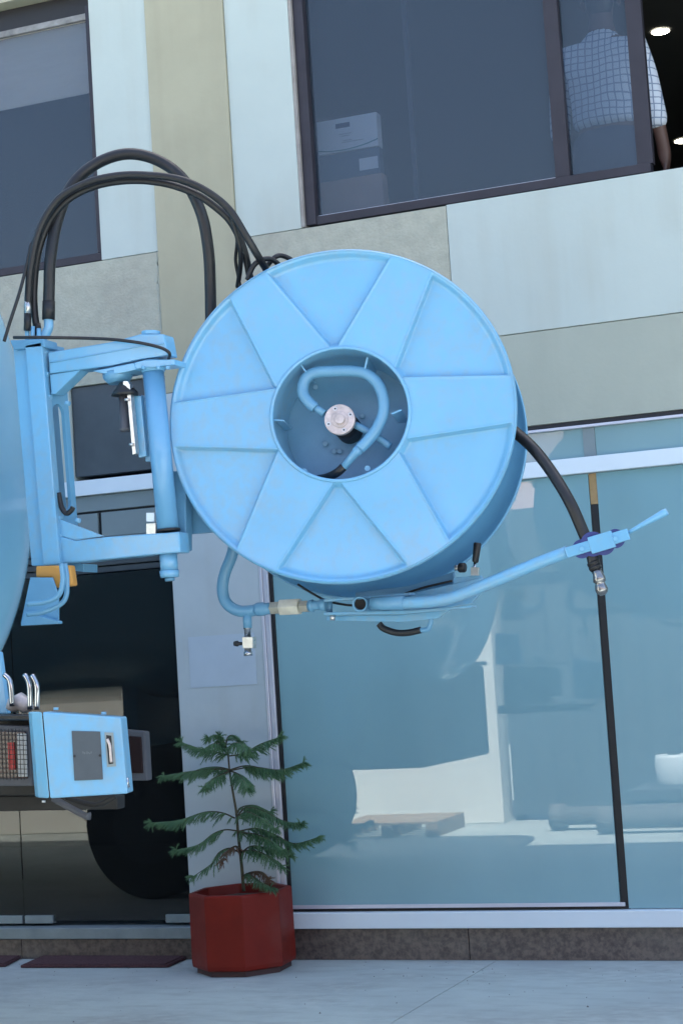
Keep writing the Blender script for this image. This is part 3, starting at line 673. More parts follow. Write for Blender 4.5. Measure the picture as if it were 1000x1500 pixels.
rpart('inlet_hose', MB().tube([Q(503, 684, .045), Q(494, 692, .05), Q(480, 699, .10), Q(466, 702, .20)], .0145, 14, 6), BLACK)
rpart('wound_hose', hw, BLACK)

# frame below the reel with the drain pipe
FD = RD-.16
rpart('frame_plate', poly([(520, 868), (600, 858), (664, 838), (664, 890), (520, 898)], FD-.16, .02), BLUE2, bevel=.002)
rpart('frame_plate', poly([(600, 870), (704, 846), (704, 868), (690, 884), (640, 893), (600, 893)], FD-.10, .02), BLUE, bevel=.002)
rpart('frame_rail', poly([(474, 878), (600, 868), (600, 872), (474, 882)], FD+.02, .06), BLUE, bevel=.002)
rpart('frame_rail', poly([(474, 897), (520, 896), (600, 894), (690, 887), (690, 890), (600, 899), (474, 901)], FD+.02, .06), BLUE, bevel=.002)
rpart('skid_plate', poly([(478, 903), (585, 901), (660, 893), (640, 906), (590, 911), (478, 909)], FD-.03, .015), BLUE, bevel=.002)
for x in (482, 565): rpart('spacer', MB().cyl(P(x, 880, FD-.02), P(x, 899, FD-.02), .012, n=14), BLUE2)
rpart('bolt', MB().cyl(P(487, 901, FD+.0), P(487, 909, FD+.0), .009, n=6), STEEL)
e0, e1 = P(527, 885, FD+.05), P(529, 884, FD-.05)
m = MB(); vs = []
for p, r in ((e0, .0265), (e1, .0265), (e1, .020), (e0, .020)):
    for k in range(28):
        q = 2*math.pi*k/28; vs.append(p+r*(math.cos(q)*RT+math.sin(q)*UP))
m.add(vs, [(i*28+k, i*28+(k+1) % 28, ((i+1) % 4)*28+(k+1) % 28, ((i+1) % 4)*28+k) for i in range(4) for k in range(28)], True)
rpart('drain_stub', m, BLUE2); rpart('stub_bore', MB().cyl(e0+(e1-e0)*.55, e0+(e1-e0)*.6, .0198, n=28), SEAL)
rpart('drain_pipe', MB().tube(pp([(345, 790), (339, 815), (330, 838), (326, 858), (328, 876), (336, 888), (350, 895), (366, 895), (380, 892)], FD+.0), .0205, 18, 8), BLUE2)
rpart('pipe_coupling', MB().rings(pp([(374, 893), (378, 892.8), (386, 892.3), (390, 892), (398, 891)], FD), [.021, .024, .024, .0205, .0205], 18), BLUE2)
rpart('hex_union', MB().cyl(P(397, 891, FD), P(412, 890, FD), .0235, n=6), BRASS, bevel=.002)
rpart('union_nut', MB().cyl(P(411, 890, FD), P(439, 888.5, FD), .0305, n=6), NUT, bevel=.002)
rpart('hex_union', MB().cyl(P(439, 888.5, FD), P(452, 888, FD), .022, n=6), BRASS, bevel=.002)
rpart('pipe_coupling', MB().rings(pp([(452, 887.5), (458, 887.3), (459, 887), (468, 886.5), (470, 886.3), (478, 886)], FD), [.019, .022, .016, .016, .021, .021], 16), BLUE2)
dc = rpart('drain_cock', MB().cyl(P(362, 898, FD), P(362.5, 920, FD), .0155, n=16), BLUE2)
rpart('cock_collar', MB().rings(pp([(362, 917), (362.2, 921), (362.4, 922), (362.8, 934)], FD), [.0145, .0145, .0115, .0115], 14), CHROME, dc)
rpart('cock_body', poly([(354, 933), (370, 933), (370, 950), (355, 950)], FD+.015, .032), STEEL, dc, .002)
rpart('cock_spout', MB().rings(pp([(363, 950), (363, 954), (363.2, 955), (363.5, 961)], FD), [.012, .012, .0155, .0155], 14), CHROME, dc)
rpart('cock_lever', MB().rings(pp([(354, 943), (350, 943), (348, 943), (343, 943)], FD), [.006, .006, .0105, .008], 12), SEAL, dc)
rpart('control_hose', MB().tube(pp([(555, 914), (562, 921), (580, 927), (598, 927), (616, 923)], FD-.05), .0115, 14, 6), BLACK)
rpart('hose_tail', MB().tube(pp([(614, 923.5), (626, 922), (630, 914), (631, 906)], FD-.05), .0085, 12, 5), BLUE2)
rpart('control_cable', MB().tube(pp([(436, 856), (455, 868), (478, 880), (505, 886), (520, 887)], FD-.04), .0042, 8, 6), BLACK)
rpart('control_cable', MB().tube(pp([(586, 872), (620, 861), (662, 851)], FD-.12), .004, 8, 6), BLACK)
kn = rpart('locking_knob', MB().cyl(P(666, 832, FD-.10), P(672, 832, FD-.10), .0095, n=16), STEEL); rpart('knob_head', MB().rings(pp([(671, 832), (673, 832), (680, 831.5), (682, 831.5)], FD-.10), [.012, .0165, .0165, .013], 20), BLACK, kn)
lv = rpart('control_lever', MB().cyl(P(694, 842, FD-.10), P(695.5, 822, FD-.10), .005, n=12), CHROME)
rpart('lever_grip', MB().rings(pp([(695.5, 824), (696, 822), (699, 797), (699.2, 795)], FD-.10), [.009, .011, .0135, .011], 16), BLACK, lv)
rpart('lever_clevis', poly([(689, 831), (700, 831), (700, 843), (689, 843)], FD-.085, .02), STEEL, lv, .001)
rpart('lever_base', poly([(664, 846), (704, 843), (712, 852), (680, 872), (664, 880)], FD-.105, .012), BLUE, bevel=.002)

# guide arm: tube with roller head
ga = thing('guide_arm', P(540, 884, FD), 'blue tubular hose guide arm reaching right from below the reel with purple rollers', 'guide arm')
def gpart(name, m, material, parent=None, bevel=0.0): return m.build(name, material, parent or ga, bevel)
GD = FD+.05
gpart('arm_tube', MB().tube(pp([(548, 884), (600, 883), (640, 880), (670, 873), (720, 853), (780, 828), (832, 808)], GD), .0205, 20, 10), BLUE)
gpart('arm_root', MB().rings(pp([(544, 884), (560, 884), (592, 883)], GD), [.022, .0235, .0235], 20), BLUE2)
def slab(p, q, w_, dep, t, **k):
    """flat bar of half width w_ px from pixel p to q"""
    p, q = np.array(p, float), np.array(q, float); d = (q-p)/np.linalg.norm(q-p); n_ = np.array([-d[1], d[0]])*w_
    return poly([tuple(p-n_), tuple(q-n_), tuple(q+n_), tuple(p+n_)], dep, t)
gpart('flattened_end', slab((828, 810), (864, 799), 8, GD+.034, .012), BLUE, bevel=.004)
gpart('roller_yoke', slab((863, 799.5), (898, 789), 12.5, GD+.038, .012), BLUE, bevel=.002)
gpart('roller_yoke', slab((863, 799.5), (898, 789), 12.5, GD-.035, .012), BLUE, bevel=.002)
gpart('yoke_end', slab((893, 790.5), (920, 782), 8.5, GD+.034, .012), BLUE, bevel=.002)
gpart('yoke_end', slab((893, 790.5), (920, 782), 8, GD-.030, .012), BLUE, bevel=.002)
for x, y in ((852, 804), (901, 789)):
    r_ = gpart('guide_roller', MB().rings(pp([(x, y)], GD+.02)+pp([(x, y)], GD+.012)+pp([(x, y)], GD)+pp([(x, y)], GD-.014)+pp([(x, y)], GD-.026), [.031, .031, .022, .031, .031], 28), NAVY)
    gpart('bolt', MB().cyl(P(x, y, GD+.022), P(x, y, GD+.043), .008, n=6), BLUE, r_)
gpart('guide_roller', MB().rings(pp([(868, 797)], GD+.022)+pp([(868, 797)], GD-.03), [.040, .040], 28), NAVY)
gpart('guide_roller', MB().rings(pp([(884, 797)], GD+.02)+pp([(884, 797)], GD-.03), [.036, .036], 28), NAVY)
gpart('pull_handle', MB().rings(pp([(918, 782), (926, 777), (940, 769), (972, 751.5), (977, 749)], GD), [.006, .0065, .008, .0125, .011], 14), BLUE)

# ------------------------------------------------------------------ hoses
jh = thing('jetting_hose', P(752, 628, FD), 'black jetting hose leaving the reel and hanging through the guide rollers with a steel nozzle', 'hose')
m = MB().tube([P(735, 618, FD-.10), P(752, 631, FD-.08), P(780, 656, FD-.04), P(808, 692, FD), P(834, 735, GD), P(852, 775, GD-.004), P(864, 805, GD-.004), P(872, 835, GD-.004)], .0195, 16, 10)
m.build('hose', BLACK, jh)
m = MB()
for k, (x, y) in enumerate(((868, 823), (870.5, 829))): m.cyl(P(x, y, GD-.004), P(x+2, y+4, GD-.004), .0215, n=16)
m.build('hose_cuff', BLACK, jh)
nz = MB().rings(pp([(872, 834), (875, 840), (877, 846), (878, 852), (878.6, 854), (879, 857), (881, 864), (882, 868), (883, 872)], GD-.004), [.017, .016, .020, .021, .015, .018, .021, .018, .009], 20).build('nozzle', NOZ, jh)
def hose(name, label, pts, r, n=14, group='black hydraulic hoses looping over to the reel', cuff=None, seg=10):
    t = thing(name, pts[0], label, 'hose', group); MB().tube(pts, r, n, seg).build('hose', BLACK, t)
    if cuff:
        for c0, c1, rr, mm in cuff: MB().cyl(c0, c1, rr, n=16).build('crimped_sleeve', mm, t)
    return t
HD = MD-.05
hose('hydraulic_hose', 'thickest black hose arching highest from mast down behind the reel',
     [P(71, 466, HD), P(72, 420, HD), P(74, 378, HD), P(84, 322, HD-.03), P(105, 272, HD-.06), P(140, 240, HD-.1), P(185, 225, HD-.14), P(230, 234, HD-.18), P(268, 262, HD-.2), P(294, 310, HD-.22), P(305, 365, HD-.24), P(308, 420, HD-.26), P(309, 480, HD-.27), P(312, 560, HD-.28)], .0205,
     cuff=[(P(71, 468, HD), P(71.5, 441, HD), .0225, BLACK)])
hose('hydraulic_hose', 'upper of the two black hoses bound together in the lower arch',
     [P(40, 482, HD+.03), P(41, 440, HD+.03), P(45, 390, HD+.04), P(58, 335, HD+.04), P(85, 292, HD+.03), P(125, 268, HD+.02), P(170, 257, HD), P(215, 256, HD-.02), P(262, 262, HD-.05), P(300, 278, HD-.08), P(335, 306, HD-.12), P(360, 345, HD-.15), P(378, 375, HD-.2), P(392, 398, HD-.3)], .0128,
     cuff=[(P(40, 484, HD+.03), P(40.5, 460, HD+.03), .013, BLACK), (P(40.5, 459, HD+.03), P(40.8, 441, HD+.03), .0125, STEEL)])
hose('hydraulic_hose', 'lower of the two black hoses bound together in the lower arch',
     [P(56, 490, HD), P(51, 460, HD), P(50, 420, HD), P(56, 370, HD), P(72, 325, HD), P(100, 292, HD), P(140, 272, HD-.02), P(190, 264, HD-.04), P(240, 268, HD-.07), P(285, 283, HD-.1), P(318, 305, HD-.14), P(340, 328, HD-.18), P(357, 365, HD-.24), P(367, 410, HD-.3)], .0128,
     cuff=[(P(56.5, 492, HD), P(54, 474, HD), .013, BLACK)])
hose('hydraulic_hose', 'black hose strand nearest the left where the bundle drops behind the reel rim',
     [P(338, 312, HD-.14), P(344, 335, HD-.16), P(352, 365, HD-.2), P(352, 390, HD-.25), P(348, 420, HD-.3)], .0085)
hose('hydraulic_hose', 'thin black strand bulging outward in the bundle above the reel rim',
     [P(340, 318, HD-.16), P(347, 350, HD-.2), P(345, 380, HD-.25), P(349, 405, HD-.28), P(354, 430, HD-.3)], .006)
hose('hydraulic_hose', 'black hose coil just showing over the top left rim of the reel',
     [P(362, 410, HD-.22), P(372, 388, HD-.22), P(388, 379, HD-.24), P(402, 382, HD-.27), P(415, 396, HD-.3)], .0095)
hose('hydraulic_hose', 'small black hose hump farthest right behind the top rim of the reel',
     [P(392, 388, HD-.34), P(402, 377, HD-.34), P(412, 374, HD-.36), P(426, 380, HD-.38), P(436, 392, HD-.4)], .009)
hose('electric_cable', 'thin black cable slanting from the tank top up into the hose bundle',
     [P(6, 500, HD+.1), P(15, 470, HD+.09), P(28, 430, HD+.07), P(38, 392, HD+.05), P(46, 355, HD+.045)], .0062, group=None, n=10)
hose('electric_cable', 'thin black cable running along the upper swing arm bracket to the pivot post',
     [P(20, 494, HD+.12), P(60, 494, HD+.12), P(120, 495, AD+.03), P(165, 497, AD+.03), P(205, 502, AD+.03), P(235, 509, AD+.03), P(248, 517, AD+.03), P(247, 526, AD-.01)], .0058, group=None, n=10)
for x, y in ((104, 285), (212, 257), (306, 282)):
    pass

# ------------------------------------------------------------------ planter and young pine
pc = P(358, 1411, .262); pc[2] = 0.0; pdep = .262; k_ = pxm(pdep)
def gz(y): return float(P(358, y, pdep)[2])
Rp = 77*k_
def octa(c, r, z): 
    fa = math.atan2(CAM[1]-c[1], CAM[0]-c[0])+math.radians(1)
    return [np.array([c[0]+r*math.cos(fa+math.pi/4*i), c[1]+r*math.sin(fa+math.pi/4*i), z]) for i in range(8)]
pot = thing('planter', (pc[0], pc[1], 0), 'dark red octagonal planter on the paving in front of the grey pillar', 'planter')
ztop = gz(1303)
m = MB(); rings = [octa(pc, Rp*.93, .026), octa(pc, Rp*.985, .03), octa(pc, Rp, .05), octa(pc, Rp*.99, ztop-.012), octa(pc, Rp*.975, ztop), octa(pc, Rp*.87, ztop), octa(pc, Rp*.84, ztop-.05)]
vs = [p for r in rings for p in r]
m.add(vs, [(i*8+k, i*8+(k+1) % 8, (i+1)*8+(k+1) % 8, (i+1)*8+k) for i in range(len(rings)-1) for k in range(8)]+[tuple(range(7, -1, -1))])
m.build('tub', REDPOT, pot, .004)
MB().prism(octa(pc, Rp*.90, 0), (0, 0, .0255)).build('foot', mat('dark_foot_concrete', (.06, .03, .03), .8), pot)  # foot coloured darker than the tub
m = MB(); s0 = octa(pc, Rp*.845, ztop-.045); m.add(s0+[np.array([pc[0], pc[1], ztop-.03])], [(k, (k+1) % 8, 8) for k in range(8)], True); m.build('soil', SOIL, pot)

tree = thing('young_pine', (pc[0], pc[1], ztop-.04), 'small green tiered pine sapling growing in the red planter', 'potted plant')
TD = pdep
trunk = [P(357, 1306, TD), P(354, 1270, TD), P(349, 1225, TD), P(346, 1190, TD), P(340, 1155, TD), P(336, 1128, TD), P(333, 1100, TD), P(326, 1082, TD)]
MB().rings(spline(trunk, 6), list(np.linspace(.0085, .003, len(spline(trunk, 6)))), 10).build('trunk', BARK, tree)
KP = k_
def branch(pts, dz, dens=1.5, ln=.074, dry=0.0, droop=.75, zend=None):
    """arching rachis with two rows of drooping branchlets, each clothed in short needles; dz = metres the tip stands nearer the viewer"""
    n = len(pts); c = [P(x, y, TD+dz*i/(n-1)) for i, (x, y) in enumerate(pts)]
    sp = spline(c, 8); L = sum(np.linalg.norm(sp[i+1]-sp[i]) for i in range(len(sp)-1))
    st = MB(); st.rings(sp, list(np.linspace(.0042, .0016, len(sp))), 6); o = st.build('branch', BARK, tree)
    lf = MB(); N = int(L/.0088*dens)
    acc = np.concatenate([[0], np.cumsum([np.linalg.norm(sp[i+1]-sp[i]) for i in range(len(sp)-1)])])
    for k in range(N):
        f = (k+.5)/N
        if (f < .22 and random.random() < .75) or random.random() < .12: continue
        d = f*L; i = min(int(np.searchsorted(acc, d))-1, len(sp)-2); i = max(i, 0); t = (d-acc[i])/max(1e-6, acc[i+1]-acc[i])
        p = sp[i]*(1-t)+sp[i+1]*t; tg = norm(sp[i+1]-sp[i]); side = norm(np.cross(tg, (0, 0, 1.0)))
        for s_ in (-1, 1):
            ll = ln*(.55+.55*math.sin(math.pi*min(1, .18+f*.86)))*random.uniform(.5, 1.25)
            dirv = norm(tg*random.uniform(.45, .85)+side*s_*random.uniform(.45, .9)+np.array([0, 0, -droop*random.uniform(.5, 1.3)*(1-.5*f)]))
            sag = np.array([0, 0, -.35]); q = [p, p+dirv*ll*.5, p+dirv*ll*.85+sag*ll*.35]
            blade(lf, q, .0062)
    # tip tuft
    tg = norm(sp[-1]-sp[-3])
    for k in range(9):
        dv = norm(tg*.6+np.array([random.gauss(0, .5) for _ in range(3)])*.8+np.array([0, 0, .12])); blade(lf, [sp[-1], sp[-1]+dv*.018, sp[-1]+dv*.036+np.array([0, 0, -.008])], .0055)
    lf.build('foliage', DRY if dry else LEAF, o)
def blade(mb, q, r):
    """one branchlet: thin core with a ruff of needle triangles"""
    mb.rings([q[0], q[1], q[2]], [r*.45, r*.5, r*.18], 4, False)
    for a_, b_ in ((q[0], q[1]), (q[1], q[2])):
        ax_ = b_-a_; L_ = np.linalg.norm(ax_)
        if L_ < 1e-5: continue
        ax_ = ax_/L_; e = norm(np.cross(ax_, np.array([.3, .5, .8]))); g = np.cross(ax_, e)
        for j in range(5):
            p = a_+ax_*L_*(j+random.random()*.6)/5
            for h in range(3):
                w = 2*math.pi*(h/3+random.random()*.3); dv = e*math.cos(w)+g*math.sin(w)
                tip = p+dv*r*1.7+ax_*r*2.4; sd_ = np.cross(dv, ax_)*.0009
                mb.add([p-sd_, p+sd_, tip], [(0, 1, 2)])
branch([(332, 1106), (312, 1101), (290, 1096), (266, 1088)], .05); branch([(333, 1106), (322, 1092), (312, 1090), (300, 1098)], .14)
branch([(334, 1108), (356, 1104), (382, 1090), (410, 1080)], .04); branch([(333, 1104), (340, 1090), (352, 1090), (362, 1104)], .13)
branch([(330, 1098), (322, 1082), (314, 1077), (306, 1082)], .06, 1.3, .062); branch([(330, 1096), (334, 1080), (344, 1078), (352, 1087)], -.06, 1.3, .05); branch([(330, 1098), (324, 1084), (322, 1080)], .03, 1.4, .05)
branch([(337, 1128), (310, 1127), (275, 1131), (240, 1137)], .05); branch([(338, 1129), (370, 1124), (410, 1128), (444, 1118)], .05); branch([(337, 1130), (325, 1135), (312, 1142), (300, 1155)], .20)
branch([(338, 1130), (348, 1134), (356, 1142), (362, 1156)], .20); branch([(337, 1128), (360, 1122), (384, 1126), (408, 1134)], -.14); branch([(337, 1128), (318, 1124), (296, 1126), (276, 1134)], -.14)
branch([(344, 1199), (325, 1191), (300, 1190), (262, 1202), (222, 1206)], .06); branch([(346, 1198), (360, 1184), (385, 1188), (412, 1202), (440, 1208)], .08); branch([(346, 1198), (362, 1190), (386, 1202), (402, 1216)], .2)
branch([(346, 1196), (352, 1184), (372, 1180), (396, 1190)], -.12)
branch([(350, 1218), (330, 1216), (312, 1222), (290, 1238), (258, 1246)], .10); branch([(350, 1218), (375, 1214), (400, 1222), (430, 1236), (464, 1228)], .08); branch([(350, 1220), (372, 1222), (392, 1230), (412, 1246)], .18)
branch([(352, 1250), (336, 1243), (320, 1250), (312, 1264), (284, 1284)], .12, .7); branch([(353, 1250), (368, 1240), (392, 1243), (424, 1254)], .10, .8); branch([(352, 1248), (366, 1246), (388, 1252), (412, 1270)], .2, .7)
branch([(356, 1284), (368, 1278), (382, 1278), (392, 1290)], .10, .9, .05, dry=1); branch([(356, 1284), (364, 1280), (376, 1290), (396, 1302)], .16, 1.0, .05)
branch([(351, 1244), (344, 1240), (332, 1248), (326, 1262)], .16, .6, .045, dry=1)

# ------------------------------------------------------------------ door mats
for lab, pts in (('maroon door mat at the left edge, half hidden behind the other mat', [(-60, 1404), (34, 1404), (8, 1417), (-90, 1419)]), ('maroon coir door mat lying before the glass door beside the planter', [(62, 1404.5), (276, 1404.5), (246, 1418), (30, 1418.5)])):
    q = [G(x, y, .002) for x, y in pts]; q = [np.array([p[0], min(p[1], -.016), p[2]]) for p in q]
    dm = thing('door_mat', sum(q)/4*np.array([1, 1, 0]), lab, 'door mat', 'maroon mats before the glass door')
    MB().prism(q, (0, 0, .014)).build('mat', MAT_, dm, .003)
    c = sum(q)/4; q2 = [c+(p-c)*.96+np.array([0, 0, .0145]) for p in q]; MB().prism(q2, (0, 0, .004)).build('pile', MAT_, dm)

# ------------------------------------------------------------------ things behind the office window
def inx(px_, py_, dep): return P(px_, py_, dep)
bxz0, bxz1 = float(P(500, 222, -.32)[2]), float(P(500, 172, -.32)[2]); bx0, bx1 = float(P(459, 200, -.32)[0]), float(P(553, 200, -.32)[0])
ct = thing('printed_carton', ((bx0+bx1)/2, .45, bxz0), 'white printed carton on top of the stack inside the left end of the right window', 'carton')
MB().box(bx0, bx1, .32, .39, bxz0, bxz1).build('box', CARTON, ct, .004)
def onbox(u, v): return np.array([bx0+(bx1-bx0)*u, .3195, bxz0+(bxz1-bxz0)*v])
def deco(name, u0, u1, v0, v1, mm): MB().prism([onbox(u0, v0), onbox(u1, v0), onbox(u1, v1), onbox(u0, v1)], (0, -.001, 0)).build(name, mm, ct)
deco('hand_hole', .36, .58, .70, .84, INK)
for u0, u1, v in ((.40, .60, .50), (.44, .56, .44), (.46, .60, .30), (.44, .78, .25)): deco('print_line', u0, u1, v, v+.03, mat('faint_grey_print', (.45, .47, .5), .6))
m = MB(); arc = [(u, .03+.13*(2*abs(u-.45))**2) for u in np.linspace(0, 1, 14)]
for (u, v), (u2, v2) in zip(arc[:-1], arc[1:]): m.prism([onbox(u, v), onbox(u2, v2), onbox(u2, v2+.035), onbox(u, v+.035)], (0, -.001, 0))
m.build('printed_swoosh', INKG, ct)
c2 = thing('carton', ((bx0+bx1)/2, .45, bxz0-.55), 'plain beige carton at the bottom of the stack behind the window glass', 'carton')
cz0, cz1 = float(P(500, 320, -.32)[2]), float(P(500, 262, -.32)[2])
MB().box(bx0-.01, bx1+.01, .32, .40, cz0-.05, cz1).build('box', CARTON2, c2, .004)
c3 = thing('carton', ((bx0+bx1)/2, .45, cz1), 'dark blue carton between the white and beige cartons behind the window', 'carton')
MB().box(bx0, bx1, .33, .39, cz1+.001, bxz0-.001).build('box', mat('slate_blue_carton', (.12, .16, .2), .6), c3, .004)
MB().box(bx0+(bx1-bx0)*.68, bx1-.01, .328, .3295, cz1+.03, bxz0-.05).build('label', CARTON, c3)
tb = thing('bench', ((bx0+bx1)/2, .5, 2.94), 'low bench under the carton stack inside the window', 'bench')
MB().box(bx0-.1, bx1+.3, .26, .8, cz0-.09, cz0-.051).build('top', ROOM, tb)
for x in (bx0-.06, bx1+.22):
    for y in (.3, .74): MB().box(x, x+.04, y, y+.04, 2.945, cz0-.0905).build('leg', ROOM, tb)
# ceiling downlights
for lab, (x, y) in (('upper round ceiling light glowing in the dark room of the open window', (967, 46)), ('lower round ceiling light at the right edge of the open window', (1001, 206))):
    p = G(x, y, 5.548); dep = -p[1]
    dl = thing('ceiling_light', p, lab, 'ceiling light', 'round lights in the office ceiling')
    r_ = 13.0*pxm(dep, x, y)
    MB().cyl(p+np.array([0, 0, .004]), p, r_, n=28).build('glowing_disc', LAMPM, dl)
    m = MB(); m.torus(p+np.array([0, 0, .003]), (0, 0, 1), r_*1.08, r_*.06, 32, 8); m.build('trim_ring', BLKST, dl)

# ------------------------------------------------------------------ man standing behind the sliding pane
def skin_mesh(name, nodes, links_, mat_, parent, root, lv=2):
    me = bpy.data.meshes.new(name); me.from_pydata([tuple(n[0]) for n in nodes], links_, []); me.materials.append(mat_)
    o = link(name, me, parent); sk = o.modifiers.new('skin', 'SKIN'); sk.use_smooth_shade = True
    for i, n in enumerate(nodes):
        rv = n[1] if isinstance(n[1], tuple) else (n[1], n[1]); me.skin_vertices[0].data[i].radius = rv
        me.skin_vertices[0].data[i].use_root = (i == root)
    sb = o.modifiers.new('subsurf', 'SUBSURF'); sb.levels = sb.render_levels = lv
    return o
MDp = -.42                                                     # he stands this far behind the facade line
sh_l, sh_r = P(826, 68, MDp), P(952, 84, MDp); col_ = P(877, 44, MDp); hem = P(880, 190, MDp)
fz = 2.972; px0 = float((P(818, 68, MDp)[0]+P(945, 68, MDp)[0])/2)
zs = float(P(885, 66, MDp)[2]); zw = float(P(885, 184, MDp)[2]); zn = float(P(877, 36, MDp)[2])
man = thing('person', (px0, .42, fz), 'person seen from behind in a white checked shirt at the office window', 'person')
Vn = lambda x, y, z: np.array([px0+x, .42+y, z])
hh = zs-fz
body = [(Vn(0, 0, zw-.06), (.12, .09)), (Vn(0, 0, zw+.14), (.13, .09)), (Vn(0, 0, zs-.10), (.165, .11)), (Vn(0, .01, zs+.01), (.10, .08)), (Vn(0, .02, zn+.02), (.055, .055)), (Vn(0, .05, zn+.10), (.07, .085)), (Vn(0, .05, zn+.20), (.075, .095)), (Vn(0, .04, zn+.26), (.05, .06)),
        (Vn(-.19, .0, zs-.03), .062), (Vn(-.235, .01, zs-.28), .045), (Vn(-.25, .06, zs-.52), .034), (Vn(-.25, .08, zs-.58), (.03, .042)),
        (Vn(.18, .0, zs-.03), .058), (Vn(.225, -.01, zs-.27), .045), (Vn(.258, .03, zs-.53), .034), (Vn(.262, .05, zs-.62), (.03, .042)),
        (Vn(-.09, 0, zw-.14), (.095, .095)), (Vn(-.10, 0, fz+.48), .065), (Vn(-.10, -.02, fz+.09), .045), (Vn(-.10, .13, fz+.035), .035),
        (Vn(.09, 0, zw-.14), (.095, .095)), (Vn(.10, 0, fz+.48), .065), (Vn(.10, -.02, fz+.09), .045), (Vn(.10, .13, fz+.035), .035)]
bl = [(0, 1), (1, 2), (2, 3), (3, 4), (4, 5), (5, 6), (6, 7), (2, 8), (8, 9), (9, 10), (10, 11), (2, 12), (12, 13), (13, 14), (14, 15), (0, 16), (16, 17), (17, 18), (18, 19), (0, 20), (20, 21), (21, 22), (22, 23)]
for base, s_ in ((11, -1), (15, 1)):                           # four fingers and a thumb on each hand
    b0 = body[base][0]
    for f in range(4):
        i = len(body); y_ = -.03+.02*f; l_ = (.062, .075, .07, .052)[f]
        body += [(b0+np.array([0, y_, -.035]), .0095), (b0+np.array([-s_*.006, y_*1.1, -.035-l_*.55]), .009), (b0+np.array([-s_*.022, y_*1.1, -.035-l_]), .0075)]
        bl += [(base, i), (i, i+1), (i+1, i+2)]
    i = len(body); body += [(b0+np.array([-s_*.012, .045, -.01]), .011), (b0+np.array([-s_*.02, .06, -.045]), .009)]; bl += [(base, i), (i, i+1)]
skin_mesh('body', body, bl, SKIN, man, 0)
shirt = [(Vn(0, 0, zw-.03), (.182, .135)), (Vn(0, 0, zw+.03), (.192, .14)), (Vn(0, 0, zw+.2), (.188, .13)), (Vn(0, 0, zs-.10), (.195, .135)), (Vn(0, .0, zs-.01), (.12, .095)), (Vn(0, .015, zn-.005), (.068, .068)),
         (Vn(-.195, .0, zs-.045), .082), (Vn(-.235, .01, zs-.27), .058), (Vn(-.25, .03, zs-.46), .056), (Vn(.18, .0, zs-.045), .075), (Vn(.225, -.01, zs-.27), .058), (Vn(.250, .01, zs-.47), .056)]
skin_mesh('shirt', shirt, [(0, 1), (1, 2), (2, 3), (3, 4), (4, 5), (3, 6), (6, 7), (7, 8), (3, 9), (9, 10), (10, 11)], SHIRT, man, 0)
tro = [(Vn(0, 0, zw+.02), (.186, .136)), (Vn(0, 0, zw-.10), (.192, .145)), (Vn(-.10, 0, zw-.20), (.108, .11)), (Vn(-.105, 0, fz+.48), .085), (Vn(-.105, 0, fz+.06), .07), (Vn(.10, 0, zw-.20), (.108, .11)), (Vn(.105, 0, fz+.48), .085), (Vn(.105, 0, fz+.06), .07)]
skin_mesh('trousers', tro, [(0, 1), (1, 2), (2, 3), (3, 4), (1, 5), (5, 6), (6, 7)], TROUS, man, 0)
skin_mesh('hair', [(Vn(0, .0, zn+.035), (.062, .05)), (Vn(0, .01, zn+.09), (.07, .06)), (Vn(0, .02, zn+.18), (.088, .10)), (Vn(0, .045, zn+.255), (.075, .09))], [(0, 1), (1, 2), (2, 3)], HAIR, man, 0)
for s_ in (-1, 1): MB().rings([Vn(s_*.078, .06, zn+.13), Vn(s_*.090, .062, zn+.13), Vn(s_*.094, .064, zn+.13)], [.012, .028, .024], 14).build('ear', SKIN, man)
for s_ in (-1, 1): MB().rings([Vn(s_*.03, .133, zn+.155), Vn(s_*.03, .142, zn+.155)], [.014, .008], 12).build('eye', TRANS, man)
MB().rings([Vn(0, .13, zn+.15), Vn(0, .158, zn+.115), Vn(0, .14, zn+.11)], [.008, .015, .008], 10).build('nose', SKIN, man)
MB().rings([Vn(-.025, .135, zn+.075), Vn(0, .143, zn+.075), Vn(.025, .135, zn+.075)], [.003, .008, .003], 10).build('mouth', mat('brown_lips', (.22, .08, .06), .5), man)

# ------------------------------------------------------------------ yard things that only the glass mirrors
def mir(x, y, dep):                                            # a point seen at photo pixel x,y in the glass, dep metres out in the yard
    p = P(x, y, -dep); return np.array([p[0], -dep, p[2]])
ply = thing('pallet', mir(595, 1220, 5.8)*np.array([1, 1, 0]), 'raw wooden pallet lying before the white wall, mirrored in the shop glass', 'pallet')
x0, x1 = mir(522, 1220, 5.8)[0], mir(666, 1220, 5.8)[0]
for k in range(5): MB().box(x0, x1, -6.1+.15*k, -6.0+.15*k, .10, .122).build('deck_board', WOOD, ply, .003)
for k in range(3): MB().box(x0+k*(x1-x0-.1)/2, x0+.1+k*(x1-x0-.1)/2, -6.1, -5.40, 0, .098).build('bearer', WOOD, ply, .003)
gt = thing('added_dark_gate', (-8.2, -6.6, 0), 'added dark corrugated gate standing in for the shaded gap beside the white wall, mirrored in the glass', 'gate')  # gate added as a dark sheet for the shaded gap in the reflection
m = MB(); xs = np.arange(-9.35, -6.6, .05); pr = [(x, -6.5+(.03 if k % 4 in (0, 1) else 0)) for k, x in enumerate(xs)]
for (xa, ya), (xb, yb) in zip(pr[:-1], pr[1:]): m.prism([(xa, ya, .05), (xb, yb, .05), (xb, yb, 2.62), (xa, ya, 2.62)], (0, -.02, 0))
m.build('gate_sheet', GREYS, gt)
for x in (-9.37, -6.66): MB().box(x, x+.08, -6.60, -6.53, 0, 2.65).build('gate_post', GREYS, gt, .004)
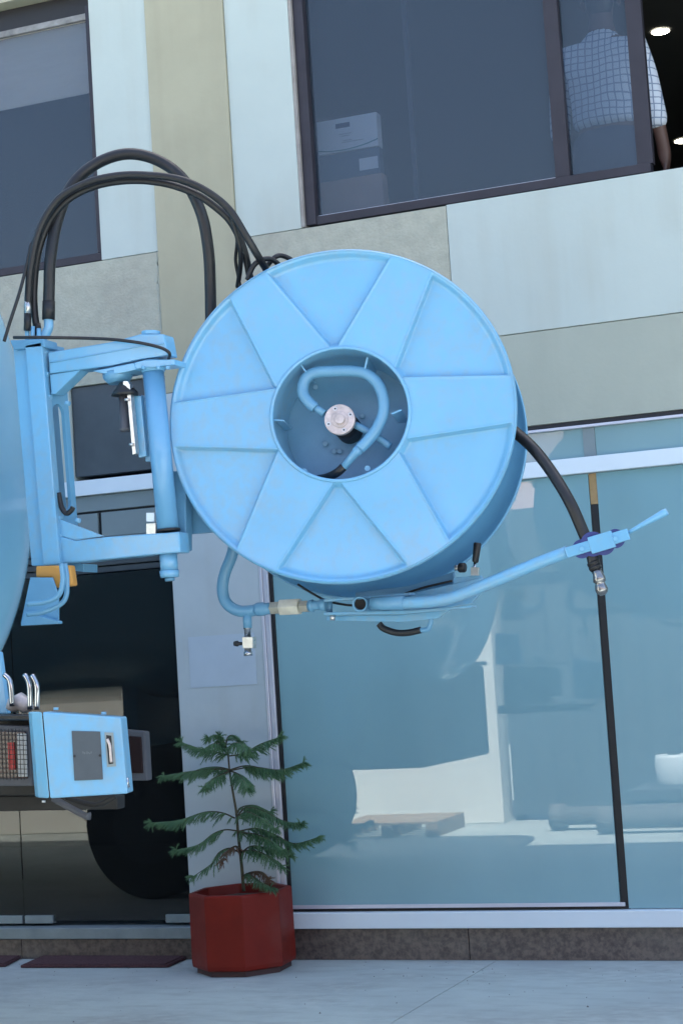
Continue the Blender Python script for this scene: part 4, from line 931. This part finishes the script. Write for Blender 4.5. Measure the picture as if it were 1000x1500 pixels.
for k, lab in enumerate(('nearest grey cement pipe on the yard floor, mirrored low in the right pane', 'farther grey cement pipe against the dark gate, mirrored in the right pane')):
    a0, a1 = mir(878-70*k, 1205-14*k, 5.3+.35*k), mir(1080, 1205-14*k, 5.3+.35*k)
    pt = thing('cement_pipe', (a0[0], -5.3-.35*k, 0), lab, 'pipe', 'cement pipes lying in the yard')
    MB().rings([(a0[0], -5.3-.35*k, .11), (a0[0]+.12, -5.3-.35*k, .11), (a0[0]+.121, -5.3-.35*k, .11), (a1[0], -5.3-.35*k, .11)], [.10, .10, .072, .072], 24).build('pipe_barrel', PIPEG, pt)
b0 = mir(990, 1150, 6.0)
cr = thing('crate', (b0[0], -6.0, 0), 'dark crate under the white barrel by the gate, mirrored at the right edge', 'crate')
MB().box(b0[0]-.3, b0[0]+.3, -6.3, -5.7, 0, b0[2]).build('crate_body', GREYS, cr, .006)
for k in range(3): MB().box(b0[0]-.3, b0[0]+.3, -5.698, -5.68, b0[2]*(.06+.32*k), b0[2]*(.30+.32*k)).build('slat', GREYS, cr, .003)
br = thing('barrel', b0, 'white barrel standing on the dark crate, mirrored at the right edge', 'barrel')
hb = .24
MB().rings([b0, b0+np.array([0, 0, .02]), b0+np.array([0, 0, hb*.5]), b0+np.array([0, 0, hb-.02]), b0+np.array([0, 0, hb])], [.14, .15, .155, .15, .14], 28).build('barrel_body', TRANS, br)
MB().cyl(b0+np.array([0, 0, hb+.001]), b0+np.array([0, 0, hb+.03]), .05, n=16).build('bung_cap', BLKST, br)

# loose grit on the paving along the wall
gr = MB(); rg = random.Random(3)
for k in range(150):
    x = rg.uniform(-11, -6.2); y = -.03-abs(rg.gauss(0, .55)); r = rg.uniform(.0015, .004)*(1.6 if rg.random() < .1 else 1)
    if abs(x-pc[0]) < .28 and y > -.55: continue
    c = np.array([x, y, r*.4]); q = rg.random()*6
    gr.add([c+r*np.array([math.cos(q+a_), math.sin(q+a_), -.4]) for a_ in (0, 1.5, 3.0, 4.6)]+[c+np.array([0, 0, r*.7])], [(0, 1, 4), (1, 2, 4), (2, 3, 4), (3, 0, 4)])
tag(gr.build('grit', PIPEG), kind='stuff')
